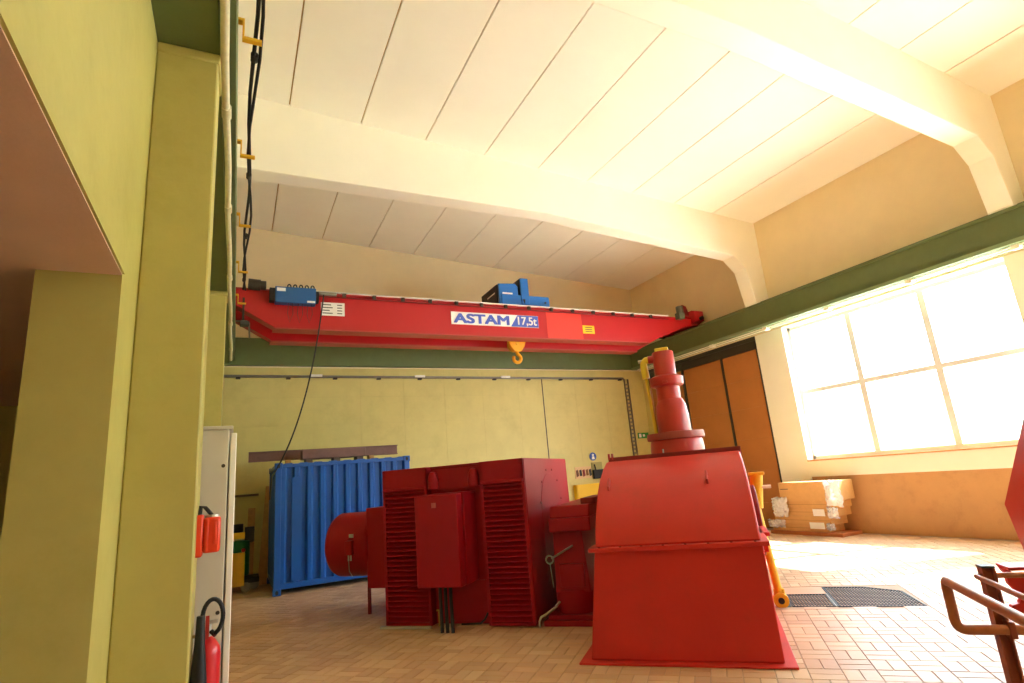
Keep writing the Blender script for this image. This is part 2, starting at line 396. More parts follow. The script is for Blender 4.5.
def window(n, y0, y1):
    wd = thing('window_%d' % n, None, None, (XR, (y0+y1)/2, WZ0), kind='structure')
    X = XR+.2; fw = .085
    fr = MB()
    fr.box(X, X+.08, y0, y0+fw, WZ0, WZ1).box(X, X+.08, y1-fw, y1, WZ0, WZ1).box(X, X+.08, y0, y1, WZ1-fw, WZ1).box(X, X+.08, y0, y1, WZ0, WZ0+fw)
    part(wd, 'window_frame', fr, SASH, .006)
    my = [y0+(y1-y0)*k/3 for k in (1, 2)]
    for yy in my: part(wd, 'mullion', MB().box(X, X+.08, yy-.065, yy+.065, WZ0+fw, WZ1-fw), SASH, .006)
    tz = 3.14
    ys = [y0+fw]+[q for yy in my for q in (yy-.065, yy+.065)]+[y1-fw]
    for k in range(3):
        part(wd, 'transom', MB().box(X, X+.08, ys[2*k], ys[2*k+1], tz-.05, tz+.05), SASH, .006)
        for z0_, z1_ in ((WZ0+fw, tz-.05), (tz+.05, WZ1-fw)):
            part(wd, 'pane', MB().box(X+.035, X+.041, ys[2*k], ys[2*k+1], z0_, z1_), GLASS)
    part(wd, 'window_sill', MB().box(XR-.03, X+.02, y0, y1, WZ0-.03, WZ0), SILL, .004)
    pl = bpy.data.lights.new('daylight_portal', 'AREA'); pl.shape = 'RECTANGLE'; pl.size = y1-y0; pl.size_y = WZ1-WZ0; pl.cycles.is_portal = True
    po = bpy.data.objects.new('daylight_portal', pl); COL.objects.link(po); po.location = (XR+.34, (y0+y1)/2, (WZ0+WZ1)/2)
    po.rotation_euler = (0, R(90), 0); po.rotation_euler = Matrix(((0, 0, 1), (1, 0, 0), (0, 1, 0))).to_euler()
for n, (y0, y1) in enumerate(reversed(WIN)): window(n+1, y0, y1)  # two nearer bays are out of view, added to light the near end

# ---------------- gate in the far bay of the right wall
gt = thing('door_1', None, None, (XR, 12, 0), kind='structure')
part(gt, 'gate_frame', MB().box(XR+.03, XR+.14, 9.86, 9.93, 0, 4.66).box(XR+.03, XR+.14, 14.2, 14.28, 0, 4.66).box(XR+.03, XR+.14, 9.86, 14.28, 4.45, 4.66), DARK)
part(gt, 'gate_backing', MB().box(XR+.1, XR+.2, 9.86, 14.28, 0, 4.6), DARK)
for (y0, y1) in ((9.94, 11.085), (11.155, 12.62), (12.72, 13.4), (13.46, 14.16)):
    if y0 > 10: part(gt, 'gate_post', MB().box(XR+.02, XR+.12, y0-.065, y0-.005, 0, 4.56), DARK)
    lf = part(gt, 'gate_leaf', MB().box(XR+.05, XR+.12, y0, y1, .02, 4.44), GATE)
    z = .03
    for zz in (.62, 1.42, 2.2, 2.98, 3.72, 4.43):
        part(lf, 'leaf_panel', MB().box(XR+.035, XR+.06, y0+.008, y1-.008, z+.004, zz-.004), GATE, .004); z = zz

# ---------------- back wall
wb = thing('wall_back', None, None, (6, YB, 0), kind='structure')
part(wb, 'upper_wall', MB().box(XL-.3, XR+.3, YB, YB+.3, 4.8, 8.7), CREAM)
part(wb, 'wall_core', MB().box(XL-.3, XR+.3, YB+.012, YB+.3, 0, 4.8), YEL)
zs = [0, .62, 1.31, 2.0, 2.70, 3.38, 4.06, 4.8]
xs = [XL+.02+i*1.13 for i in range(8)]+[8.16, 9.3, 10.4, 11.2, XR-.005]
for i in range(len(xs)-1):
    for j in range(len(zs)-1):
        part(wb, 'wall_block', MB().box(xs[i]+.0015, xs[i+1]-.0015, YB, YB+.02, zs[j]+.0015, zs[j+1]-.0015), YEL)
part(wb, 'joint_strip', MB().box(8.145, 8.175, YB-.006, YB+.004, 1.2, 4.55), DARK)

# ---------------- near end wall, behind the photographer
struct('wall_front', MB().box(XL-.4, XR+.4, YN-.3, YN, 0, 8.8), CREAM)

# ---------------- left wall with the opening to the side room, columns
lw = thing('wall_left', None, None, (XL, 4, 0), kind='structure')
JY, JZ = 3.45, 2.945
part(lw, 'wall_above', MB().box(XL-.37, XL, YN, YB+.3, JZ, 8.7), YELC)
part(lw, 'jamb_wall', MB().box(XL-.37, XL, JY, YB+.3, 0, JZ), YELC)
part(lw, 'lintel_edge', MB().box(XL, XL+.012, YN, JY, JZ, JZ+.045), YELC)
part(lw, 'side_room_slab', MB().box(-7, XL-.37, YN, YB+.3, JZ, JZ+.2), BROWNC)
part(lw, 'lintel_soffit', MB().box(XL-.37, XL, YN, JY, JZ-.006, JZ), BROWNC)
part(lw, 'side_room_wall', MB().box(-7, XL-.37, 8.0, 8.2, 0, JZ).box(-7.2, -7, YN, 8.2, 0, JZ).box(-7.2, XL, YN-.3, YN, 0, 3.2), YELC)
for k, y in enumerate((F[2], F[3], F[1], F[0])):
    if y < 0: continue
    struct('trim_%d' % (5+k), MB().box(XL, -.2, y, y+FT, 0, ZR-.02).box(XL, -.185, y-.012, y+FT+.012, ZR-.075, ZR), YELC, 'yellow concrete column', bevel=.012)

# ---------------- green crane runway beams on three sides
struct('trim_7', MB().box(XL, -.19, YN, YB, ZR, ZT).box(-.19, -.085, YN, YB, ZR+.06, ZT), GREEN, 'green runway beam along left wall', bevel=.006)
struct('trim_8', MB().box(11.5, XR, YN, YB, ZR, ZT+.02).box(11.47, 11.52, YN, YB-.1, ZT-.02, ZT+.035), GREEN, 'green runway beam along right wall', bevel=.006)
struct('trim_9', MB().box(XL, XR, YB-.12, YB, 4.83, 5.5), GREEN, 'green ring beam on back wall', bevel=.006)
struct('trim_10', MB().box(11.45, XR, YN, YB-.12, ZR-.07, ZR), GREEND, 'pale green flange under the right beam')
for x, lab in ((11.66, 'dark steel crane rail on the green beam above the window'), (-.36, 'dark steel crane rail on the left green beam')):
    solo('crane_rail', MB().box(x-.035, x+.035, YN, YB-.2, ZT+.02, ZT+.09).box(x-.07, x+.07, YN, YB-.2, ZT+.02, ZT+.035), DARK, lab, 'rail')

# ---------------- outside
struct('ground', MB().box(XR+.36, 90, -70, 90, -1.2, -.3), YARD)
hl = MB(); n = 24
hv = [(60+18*math.sin(i*.9), -70+160*i/n, -.5) for i in range(n+1)]+[(85, -70+160*i/n, 9+4*math.sin(i*.7)+3*math.sin(i*1.7)) for i in range(n+1)]+[(120, -70+160*i/n, 14+5*math.sin(i*.5)) for i in range(n+1)]
hl.add(hv, [(j*(n+1)+i, j*(n+1)+i+1, (j+1)*(n+1)+i+1, (j+1)*(n+1)+i) for j in range(2) for i in range(n)])
struct('hills', hl, HILL)

# ------------------------------------------------------------------ pixel helpers (direction only; the plane gives the distance)
def ray(x, y): return RT*(x-512)+DN*(y-341.5)+FWD*F_PX
def px_y(x, y, Y): r = ray(x, y); return r*(Y/r.y)+Vector((0, 0, CAM_H))
def px_x(x, y, X): r = ray(x, y); return r*(X/r.x)+Vector((0, 0, CAM_H))
def px_z(x, y, Z): r = ray(x, y); return r*((Z-CAM_H)/r.z)+Vector((0, 0, CAM_H))
def px_v(x, y, V):
    r = ray(x, y); k = V/((r.x+r.y)*S2); return ((r.x-r.y)*S2*k, V, CAM_H+r.z*k)

# ------------------------------------------------------------------ turbine casing
cs = mthing('turbine_casing', 'large red sheet-steel turbine casing with curved hood, nearest machine on the tiles', 'turbine', -.5, 7.2)
part(cs, 'base_plate', MB().box(-1.45, .39, 5.54, 8.95, .002, .02), REDH, .004)
lc = part(cs, 'lower_casing', MB().hexa([(-1.354, 5.63, .02), (.297, 5.63, .02), (.297, 8.85, .02), (-1.354, 8.85, .02)],
                                        [(-1.225, 5.69, .975), (.292, 5.69, .975), (.292, 8.8, .975), (-1.225, 8.8, .975)]), REDH, .012)
part(cs, 'flange', MB().box(-1.275, .345, 5.63, 8.85, .955, .992), REDH, .004)
for k in range(8):
    part(cs, 'flange_bolt', MB().cyl((-1.17+k*.2, 5.652, .990), (-1.17+k*.2, 5.652, 1.0), .011, n=8), REDD)
prof = [(5.71, .99), (5.76, 1.10), (5.84, 1.22), (5.96, 1.35), (6.12, 1.49), (6.32, 1.615), (6.56, 1.72), (6.85, 1.80), (7.15, 1.83), (7.9, 1.83), (8.3, 1.75), (8.6, 1.5), (8.75, 1.2), (8.79, .99)]
part(cs, 'hood', MB().prism(prof, 'x', -1.22, .285), REDH, .02, sharp=30)
part(cs, 'hood_joint_flange', MB().box(-1.2, .30, 6.93, 6.965, 1.77, 1.855), REDD, .003)
for u_ in (-1.10, -.10):
    tv, tz = Vector((.78, .62)), Vector((-.62, .78)); c0 = Vector((6.2, 1.536))
    part(cs, 'lifting_lug', MB().prism([tuple(c0-tv*.10-tz*.03), tuple(c0+tv*.10-tz*.03), tuple(c0+tv*.085+tz*.055), tuple(c0-tv*.06+tz*.055)], 'x', u_-.011, u_+.011), REDP, .003)
part(cs, 'jack_bolt', MB().cyl((-.55, 6.97, 1.84), (-.55, 6.97, 1.90), .008, n=8), STEEL)
part(cs, 'hose_nipple', MB().cyl((-1.19, 6.94, 1.83), (-1.19, 6.94, 1.9), .014, n=10).cyl((-1.15, 6.94, 1.83), (-1.15, 6.94, 1.9), .014, n=10), REDP)
part(cs, 'side_cover', MB().cyl((.28, 7.55, 1.0), (.40, 7.55, 1.0), .40, n=36), REDD, .01)
part(cs, 'side_lug', MB().box(.29, .40, 6.3, 6.9, .955, .992).box(.29, .37, 6.35, 6.45, .80, .955), REDH, .004)

# red vertical pipe standing on the casing
vp = mthing('vertical_pipe', 'red vertical servo pipe with collars standing on top of the turbine casing', 'pipe', -.41, 7.42, 1.83)
cu_, cv_ = -.41, 7.42
part(vp, 'domed_foot', MB().lathe([(.325, 1.832), (.325, 1.92), (.315, 1.99), (.30, 2.03)], cu_, cv_, 40), REDP)
part(vp, 'foot_flange', MB().lathe([(.31, 2.015), (.345, 2.02), (.35, 2.05), (.345, 2.10), (.20, 2.11)], cu_, cv_, 40), mat('pipe_flange_brown_red', '#a04a42', .5))
part(vp, 'lower_barrel', MB().lathe([(.205, 2.10), (.20, 2.30), (.185, 2.44), (.15, 2.52)], cu_, cv_, 36), REDP)
part(vp, 'upper_barrel', MB().lathe([(.146, 2.38), (.146, 2.70)], cu_-.01, cv_, 36), REDP)
part(vp, 'collar', MB().lathe([(.16, 2.68), (.205, 2.70), (.21, 2.80), (.15, 2.83)], cu_-.01, cv_, 36), REDP, .004)
part(vp, 'top_cylinder', MB().lathe([(.135, 2.8), (.135, 3.13), (.128, 3.14)], cu_-.01, cv_, 36), REDP)
part(vp, 'side_stub', MB().cyl((cu_-.1, cv_-.02, 3.06), (cu_-.20, cv_-.02, 3.06), .05, n=20), REDP)
part(vp, 'collar_key', MB().box(cu_-.05, cu_+.01, cv_-.225, cv_-.18, 2.70, 2.74), REDP, .004)
el = part(vp, 'yellow_elbow', MB().tube([(cu_-.18, cv_-.02, 3.06), (cu_-.23, cv_-.02, 3.055), (cu_-.26, cv_-.02, 3.03), (cu_-.265, cv_-.02, 2.97), (cu_-.255, cv_-.02, 2.82)], .048, 14), YELP)
part(el, 'plug', MB().cyl((cu_-.27, cv_-.02, 3.05), (cu_-.33, cv_-.02, 3.05), .025, n=10), STEEL)
part(vp, 'yellow_down_pipe', MB().tube([(cu_-.255, cv_-.02, 2.85), (cu_-.245, cv_, 2.5), (cu_-.23, cv_+.02, 2.11)], .022, 10), YELP)
part(vp, 'copper_tube', MB().tube([(cu_-.215, cv_-.02, 2.83), (cu_-.22, cv_, 2.4), (cu_-.21, cv_+.02, 2.11)], .009, 8), mat('copper', '#b87340', .35, metal=.8))
part(vp, 'yellow_cap_box', MB().box(cu_-.1, cu_+.07, cv_-.08, cv_+.06, 3.135, 3.19), YELP, .01)

# yellow lever on the far side of the casing
lv = part(cs, 'actuator_rod', MB().tube([(.40, 7.75, 1.15), (.43, 7.75, .7), (.46, 7.75, .35), (.475, 7.75, .16)], .045, 14), YELM, label='yellow actuator rod with forked foot')
part(lv, 'upper_cylinder', MB().tube([(.40, 7.75, 1.12), (.435, 7.75, 1.35), (.46, 7.75, 1.52)], .075, 16), YELM)
part(lv, 'cap_plate', MB().box(.37, .55, 7.68, 7.82, 1.50, 1.54), YELM, .01)
part(lv, 'sensor', MB().cyl((.5, 7.72, 1.36), (.6, 7.72, 1.36), .02, n=10), WHITE)
part(lv, 'clevis', MB().box(.42, .54, 7.72, 7.78, .06, .2), YELM, .015)
part(lv, 'fork_foot', MB().prism(arc(.485, .07, .085, 0, 360, 18)[:-1], 'y', 7.70, 7.73).prism(arc(.485, .07, .085, 0, 360, 18)[:-1], 'y', 7.77, 7.80), YELM, .004)
part(lv, 'pin', MB().cyl((.485, 7.68, .07), (.485, 7.82, .07), .035, n=14), BLACK)

# ------------------------------------------------------------------ generator
ge = mthing('generator', 'large dark red generator block with two louvred grilles, in front of the blue container', 'generator', -3.25, 7.9)
GA, GB, GC, GD = -4.26, -3.60, -2.84, -2.25
part(ge, 'casing', MB().box(GA+.02, GD-.015, 6.95, 8.95, .01, 1.93), REDF, .01)
part(ge, 'top_plate', MB().box(GA+.01, GD, 6.93, 8.98, 1.93, 1.95), REDF, .004)
for (u0_, u1_) in ((GA, GB), (GC, GD)):
    bk = part(ge, 'air_box', MB().box(u0_, u1_, 6.86, 6.97, .02, 1.95).box(u0_, u0_+.04, 6.80, 6.87, .02, 1.95).box(u1_-.04, u1_, 6.80, 6.87, .02, 1.95)
              .box(u0_, u1_, 6.80, 6.87, 1.70, 1.95).box(u0_, u1_, 6.80, 6.87, .02, .055), REDF, .004)
    part(bk, 'rain_ledge', MB().prism([(6.765, 1.675), (6.81, 1.72), (6.81, 1.70), (6.775, 1.665)], 'x', u0_+.015, u1_-.015), REDF)
    nsl = 27; pit = (1.69-.06)/nsl
    for k in range(nsl):
        z = .06+pit*k
        part(bk, 'slat', MB().prism([(6.785, z+.006), (6.845, z+.048), (6.845, z+.055), (6.782, z+.014)], 'x', u0_+.04, u1_-.04), REDF)
part(ge, 'centre_panel', MB().box(GB, GC, 6.925, 6.955, .02, 1.86), REDF, .004)
part(ge, 'upper_panel', MB().box(GB+.02, GC-.02, 6.90, 6.93, 1.63, 1.90), REDF, .004)
part(ge, 'lower_panel', MB().box(GB+.02, GC-.02, 6.905, 6.93, .06, .52), REDF, .004)
for u_ in (-3.53, -2.95):
    part(ge, 'lifting_eye', MB().lathe([(.075, 1.66), (.075, 1.74), (.066, 1.82), (.045, 1.87), (.01, 1.885)], u_, 6.86, 18), REDF)
jb = part(ge, 'terminal_box', MB().box(-3.53, -2.98, 6.58, 6.93, .53, 1.58), REDF, .01)
jd = part(jb, 'door', MB().box(-3.57, -2.99, 6.40, 6.55, .53, 1.59), REDF, .012)
part(jb, 'name_plate', MB().box(-3.33, -3.27, 6.394, 6.40, 1.44, 1.50), mat('faded_red_plate', '#b2535a', .5))
part(jb, 'top_flange', MB().box(-3.56, -2.96, 6.55, 6.93, 1.58, 1.60), REDF, .004)
for k in range(3):
    u_ = -3.40+.07*k
    part(ge, 'power_cable', MB().tube([(u_, 6.66, .55), (u_+.02, 6.62, .3), (u_+.06, 6.55, .005)], .022, 10), BLACK)
part(ge, 'tap', MB().cyl((-3.50, 6.80, .02), (-3.50, 6.80, .2), .012, n=8).cyl((-3.535, 6.80, .2), (-3.465, 6.80, .2), .01, n=8), mat('brass', '#b89a4a', .4, metal=.8))
part(ge, 'steel_bar', MB().box(GA-.03, GB+.02, 6.70, 6.75, .005, .035), STEEL, .004)
part(ge, 'drain_hose', MB().tube([(-3.2, 6.80, .04), (-3.05, 6.78, .05), (-2.95, 6.80, .05), (-2.9, 6.82, .09), (-2.86, 6.84, .16)], .012, 8), BLACK)
# right-hand end of the block: arched cover with bolts
part(ge, 'end_panel', MB().box(GD-.02, GD+.01, 6.82, 8.96, .03, 1.94), REDF, .006)
cov = [(7.42, .4)]+[(7.89+.47*math.cos(R(t)), 1.28+.47*math.sin(R(t))) for t in range(180, -1, -12)]+[(8.36, .4)]
part(ge, 'bearing_cover', MB().prism(cov, 'x', GD+.005, GD+.014), REDF, .004)
for t in range(170, 0, -32):
    part(ge, 'cover_bolt', MB().cyl((GD+.03, 7.89+.53*math.cos(R(t)), 1.28+.53*math.sin(R(t))), (GD+.02, 7.89+.53*math.cos(R(t)), 1.28+.53*math.sin(R(t))), .014, n=8), REDD)

# ------------------------------------------------------------------ exciter drum to the left of the generator
ex = mthing('exciter_drum', 'bright red drum housing at the left end of the generator, before the container', 'exciter', -5.2, 7.9)
part(ex, 'drum', MB().cyl((-5.70, 7.9, .93), (-4.97, 7.9, .93), .47, n=48), REDF, .05)
part(ex, 'mounting_box', MB().box(-4.99, -4.27, 7.5, 8.3, .345, 1.46), REDF, .006)
part(ex, 'support_leg', MB().box(-4.99, -4.955, 7.5, 7.54, 0, .36), REDD)
part(ex, 'support_leg', MB().box(-4.99, -4.955, 8.26, 8.3, 0, .36), REDD)
part(ex, 'support_leg', MB().box(-4.36, -4.28, 7.55, 7.62, 0, .36), REDD)
part(ex, 'sensor_box', MB().box(-5.29, -5.17, 7.38, 7.46, .82, 1.02), REDF, .008)
part(ex, 'rating_plate', MB().box(-5.25, -5.18, 7.435, 7.452, 1.06, 1.11), STEEL)
part(ex, 'cable_gland', MB().cyl((-5.25, 7.42, .82), (-5.25, 7.42, .74), .012, n=8).cyl((-5.21, 7.42, .82), (-5.21, 7.42, .74), .012, n=8), STEEL)
part(ex, 'sensor_cable', MB().tube([(-5.25, 7.42, .76), (-5.24, 7.42, .6), (-5.2, 7.44, .52)], .007, 6), GREYM)

# ------------------------------------------------------------------ bearing pedestal between generator and turbine
bp_ = mthing('bearing_pedestal', 'dark red bearing pedestal between the generator and the turbine casing', 'bearing', -1.8, 7.85)
part(bp_, 'plinth', MB().box(-2.17, -1.50, 6.85, 8.85, .0, .06).box(-2.12, -1.50, 6.90, 8.82, .06, .11), REDF, .008)
for v_ in (7.19, 8.6): part(bp_, 'round_foot', MB().lathe([(.24, .11), (.24, .36), (.21, .38)], -1.83, v_, 32), REDF)
part(bp_, 'column', MB().hexa([(-2.03, 7.0, .34), (-1.60, 7.0, .34), (-1.60, 8.75, .34), (-2.03, 8.75, .34)], [(-2.02, 7.06, 1.04), (-1.66, 7.06, 1.04), (-1.66, 8.7, 1.04), (-2.02, 8.7, 1.04)]), REDF, .012)
part(bp_, 'inspection_plate', MB().box(-1.96, -1.66, 6.99, 7.03, .40, .66), REDF, .006)
part(bp_, 'bearing_cap', MB().box(-2.04, -1.52, 6.96, 8.8, 1.03, 1.19).prism([(7.0, 1.19), (8.75, 1.19), (8.65, 1.33), (7.08, 1.33)], 'x', -2.03, -1.53), REDF, .015)
part(bp_, 'eye_bolts', MB().tube([(-1.90+.04*math.cos(R(t)), 7.1, 1.26+.03*math.sin(R(t))) for t in range(0, 181, 20)], .008, 6).tube([(-1.78+.04*math.cos(R(t)), 7.1, 1.26+.03*math.sin(R(t))) for t in range(0, 181, 20)], .008, 6), REDD)
part(bp_, 'side_flange', MB().box(-1.66, -1.48, 7.2, 8.0, 1.33, 1.40), REDD, .004)
part(bp_, 'sight_glass', MB().prism([(-1.80, .70), (-1.775, .745), (-1.75, .70), (-1.775, .655)], 'y', 7.04, 7.065), GREYM)
part(bp_, 'gauge_arm', MB().tube([(-1.78, 7.05, .86), (-1.9, 6.96, .80), (-2.02, 6.90, .74)], .012, 8), GREYM)
part(bp_, 'gauge_ring', MB().tube([(-2.04+.045*math.cos(R(t)), 6.89, .73+.045*math.sin(R(t))) for t in range(0, 361, 24)], .011, 6), GREYM)
part(bp_, 'gauge_chain', MB().tube([(-2.04, 6.89, .69), (-2.03, 6.89, .55), (-2.02, 6.89, .42)], .006, 6), STEEL)
part(bp_, 'drain_pipe', MB().tube([(-1.98, 6.95, .25), (-2.02, 6.88, .2), (-2.14, 6.85, .13), (-2.19, 6.83, .11), (-2.21, 6.82, .06), (-2.21, 6.82, .002)], .014, 8), STEEL)

# ------------------------------------------------------------------ blue container
ct = thing('shipping_container', 'small blue corrugated steel container standing before the back wall', 'container', (.69, 11.8, 0), 0); OFF[ct] = (0, 0, 0)
CLn, CD, CH = 2.60, 2.0, 2.36
for x in (0, CLn-.11):
    for y in (0, CD-.11): part(ct, 'corner_post', MB().box(x, x+.11, y, y+.11, .1, CH-.1), BLUEC, .008)
for x in (-.012, CLn-.14+.012):
    for y in (-.012, CD-.14+.012):
        for z in (0, CH-.11):
            cst = part(ct, 'corner_casting', MB().box(x, x+.14, y, y+.14, z, z+.115), BLUEC, .008)
            part(cst, 'twistlock_hole', MB().prism([(x+.07+.028*math.cos(R(t)), z+.055+.038*math.sin(R(t))) for t in range(0, 360, 24)], 'y', (y-.002 if y < .5 else y+.12), (y+.02 if y < .5 else y+.142)), BLACK)
for y in (.0, CD-.06):
    part(ct, 'top_rail', MB().box(.1, CLn-.1, y, y+.06, CH-.09, CH-.02), BLUEC, .006)
    part(ct, 'bottom_rail', MB().box(.1, CLn-.1, y, y+.06, .10, .20), BLUEC, .006)
for x in (.0, CLn-.06):
    part(ct, 'top_rail', MB().box(x, x+.06, .1, CD-.1, CH-.09, CH-.02), BLUEC, .006)
    part(ct, 'bottom_rail', MB().box(x, x+.06, .1, CD-.1, .10, .20), BLUEC, .006)
def corrug(x0, x1, n_, y_, d_, fwd=1):
    pts = []; p_ = (x1-x0)/n_
    for i in range(n_):
        X = x0+i*p_
        pts += [(X, 0), (X+.28*p_, 0), (X+.42*p_, d_), (X+.86*p_, d_)]
    pts.append((x1, 0))
    return [(x, y_+q) for x, q in pts]
def corr_panel(pts, th, swap=False):
    mb = MB(); n_ = len(pts); P = (lambda p, z: (p[1], p[0], z)) if swap else (lambda p, z: (p[0], p[1], z))
    Q = (lambda p, z: (p[1]+th, p[0], z)) if swap else (lambda p, z: (p[0], p[1]+th, z))
    vs = [P(p, .16) for p in pts]+[P(p, CH-.05) for p in pts]+[Q(p, .16) for p in pts]+[Q(p, CH-.05) for p in pts]
    fs = []
    for i in range(n_-1):
        fs += [(i, i+1, n_+i+1, n_+i), (2*n_+i+1, 2*n_+i, 3*n_+i, 3*n_+i+1), (i+1, i, 2*n_+i, 2*n_+i+1), (n_+i, n_+i+1, 3*n_+i+1, 3*n_+i)]
    return mb.add(vs, fs)
part(ct, 'corrugated_side', corr_panel(corrug(.11, CLn-.11, 10, .012, .055), .004), BLUEC, sharp=20)
part(ct, 'marking_panel', MB().box(.30, .47, .010, .02, .22, CH-.28), BLUEC, .003)
part(ct, 'corrugated_side', corr_panel(corrug(.11, CLn-.11, 9, CD-.06, .045), .004), BLUEC, sharp=20)
part(ct, 'corrugated_end', corr_panel(corrug(.11, CD-.11, 7, .012, .04), .004, True), BLUEC, sharp=20)
part(ct, 'corrugated_end', corr_panel(corrug(.11, CD-.11, 7, CLn-.06, .04), .004, True), BLUEC, sharp=20)
rf = []; nrf = 9
for i in range(nrf):
    X = .06+i*(CLn-.12)/nrf; pp = (CLn-.12)/nrf; rf += [(X, CH-.03), (X+.25*pp, CH-.03), (X+.4*pp, CH-.005), (X+.85*pp, CH-.005)]
rf += [(CLn-.06, CH-.03), (CLn-.06, CH-.06), (.06, CH-.06)]
part(ct, 'corrugated_roof', MB().prism(rf, 'y', .03, CD-.03), BLUEC, sharp=20)
part(ct, 'floor_pan', MB().box(.08, CLn-.08, .05, CD-.05, .13, .19), BLUEC)
def loc_ct(x, y, z):
    return (.69+x, 11.8+y, z)
pb = thing('steel_saddle', 'brown steel saddle on two feet lying on the container roof', 'saddle', loc_ct(1.15, .6, CH)); OFF[pb] = (0, 0, 0)
part(pb, 'deck', MB().box(-.63, .63, -.2, .2, .075, .255), RUST, .01)
for x in (-.56, -.02, .45): part(pb, 'foot', MB().box(x, x+.13, -.18, .18, 0, .075), mat('foot_brown', '#5d463c', .7))
ib = thing('steel_beam', 'long dark brown steel beam lying across the container roof', 'beam', loc_ct(1.05, 1.0, CH)); OFF[ib] = (0, 0, 0)
part(ib, 'web', MB().box(-1.50, 1.55, -.01, .01, .12, .30), RUST)
part(ib, 'flange', MB().box(-1.50, 1.55, -.07, .07, .295, .31), RUST); part(ib, 'flange', MB().box(-1.50, 1.55, -.07, .07, .11, .125), RUST)
for x in (-.8, .9): part(ib, 'bearer', MB().box(x, x+.1, -.12, .12, 0, .11), WOOD)

# ------------------------------------------------------------------ overhead crane
cr_ = thing('overhead_crane', 'red double-girder overhead travelling crane spanning the hall', 'crane', (5.7, 12.1, 5.47))
def girder(y0, y1):
    xb = 9.85 if y0 < 12 else 10.2
    return MB().prism([(-.42, 5.50), (-.42, 5.72), (11.72, 5.67), (11.72, 5.50), (11.3, 5.46), (xb, 4.955), (.62, 4.96), (-.15, 5.42)], 'y', y0, y1)
for y in (11.5, 12.5):
    gd = part(cr_, 'girder', girder(y, y+.28), REDC, .006)
    part(gd, 'bottom_flange', MB().prism([(.58, 4.935), (.62, 4.962), ((9.85 if y < 12 else 10.2), 4.957), ((9.9 if y < 12 else 10.25), 4.93)], 'y', y-.03, y+.31), mat('crane_flange_red', '#b04038', .5))
    part(gd, 'top_flange', MB().prism([(-.42, 5.72), (11.72, 5.67), (11.72, 5.69), (-.42, 5.74)], 'y', y-.03, y+.31), REDC)
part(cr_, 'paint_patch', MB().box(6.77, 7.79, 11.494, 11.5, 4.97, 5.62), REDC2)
part(cr_, 'cable_tray', MB().hexa([(.95, 11.40, 5.735), (10.6, 11.40, 5.70), (10.6, 11.47, 5.70), (.95, 11.47, 5.735)], [(.95, 11.40, 5.752), (10.6, 11.40, 5.717), (10.6, 11.47, 5.717), (.95, 11.47, 5.752)]), WHITE)
part(cr_, 'festoon_rail', MB().hexa([(1.0, 11.42, 5.635), (10.6, 11.42, 5.60), (10.6, 11.45, 5.60), (1.0, 11.45, 5.635)], [(1.0, 11.42, 5.66), (10.6, 11.42, 5.625), (10.6, 11.45, 5.625), (1.0, 11.45, 5.66)]), REDD)
for k in range(14): part(cr_, 'festoon_roller', MB().box(1.9+.62*k, 1.97+.62*k, 11.40, 11.47, 5.645-.00225*k, 5.73-.00225*k), DARK)
for (x0, x1) in ((11.5, 11.82), (-.52, -.22)):
    ec = part(cr_, 'end_carriage', MB().prism([(11.33, 5.60), (11.33, 5.88), (11.45, 5.92), (13.15, 5.92), (13.25, 5.88), (13.25, 5.6), (13.0, 5.54), (11.6, 5.54)], 'x', x0, x1), REDC, .01)
    for y in (11.62, 12.95): part(ec, 'wheel', MB().cyl(((x0+x1)/2-.06, y, 5.63), ((x0+x1)/2+.06, y, 5.63), .14, n=28), DARK)
    part(ec, 'buffer', MB().cyl(((x0+x1)/2+.03, 11.33, 5.66), ((x0+x1)/2+.03, 11.25, 5.66), .055, n=16), BLACK)
part(cr_, 'drive_motor', MB().cyl((11.05, 11.42, 5.78), (11.05, 11.42, 6.0), .10, n=20).box(10.9, 11.1, 11.3, 11.48, 5.62, 5.8), mat('motor_olive', '#5c5f4e', .5), .01)
part(cr_, 'drive_bracket', MB().prism([(11.2, 5.75), (11.38, 5.75), (11.30, 6.02), (11.17, 6.06)], 'y', 11.42, 11.5), REDD)
part(cr_, 'drive_motor', MB().cyl((.12, 11.42, 5.80), (.34, 11.42, 5.79), .11, n=20).cyl((.34, 11.42, 5.79), (.44, 11.42, 5.79), .09, n=20), DARK)
cb = part(cr_, 'control_box', MB().box(.60, 1.36, 11.28, 11.47, 5.42, 5.75), mat('control_box_blue', '#1d5c9c', .45), .01)
part(cb, 'label_plate', MB().box(.63, .79, 11.273, 11.28, 5.65, 5.72), WHITE)
part(cb, 'label_plate', MB().box(1.19, 1.34, 11.273, 11.28, 5.44, 5.48), WHITE)
part(cb, 'gland_block', MB().box(.50, .60, 11.3, 11.46, 5.45, 5.72).box(1.36, 1.42, 11.3, 11.46, 5.48, 5.70), BLACK, .008)
for k in range(5): part(cr_, 'festoon_loop', MB().tube([(.86+.11*k+.03*math.cos(R(t)), 11.34, 5.77+.05*math.sin(R(t))) for t in range(-20, 201, 20)], .013, 6), BLACK)
for k in range(3): part(cr_, 'hanging_cable', MB().tube([(.85+.18*k, 11.3, 5.42), (.83+.18*k, 11.29, 5.2), (.87+.18*k, 11.29, 5.02), (.93+.18*k, 11.3, 5.2), (.92+.18*k, 11.3, 5.42)], .006, 6), DARK)
part(cr_, 'cable_clamp_rail', MB().box(1.40, 1.78, 11.38, 11.46, 5.66, 5.73), GREYM, .006)
ns = part(cr_, 'notice_sign', MB().box(1.48, 1.95, 11.488, 11.50, 5.26, 5.54), WHITE)
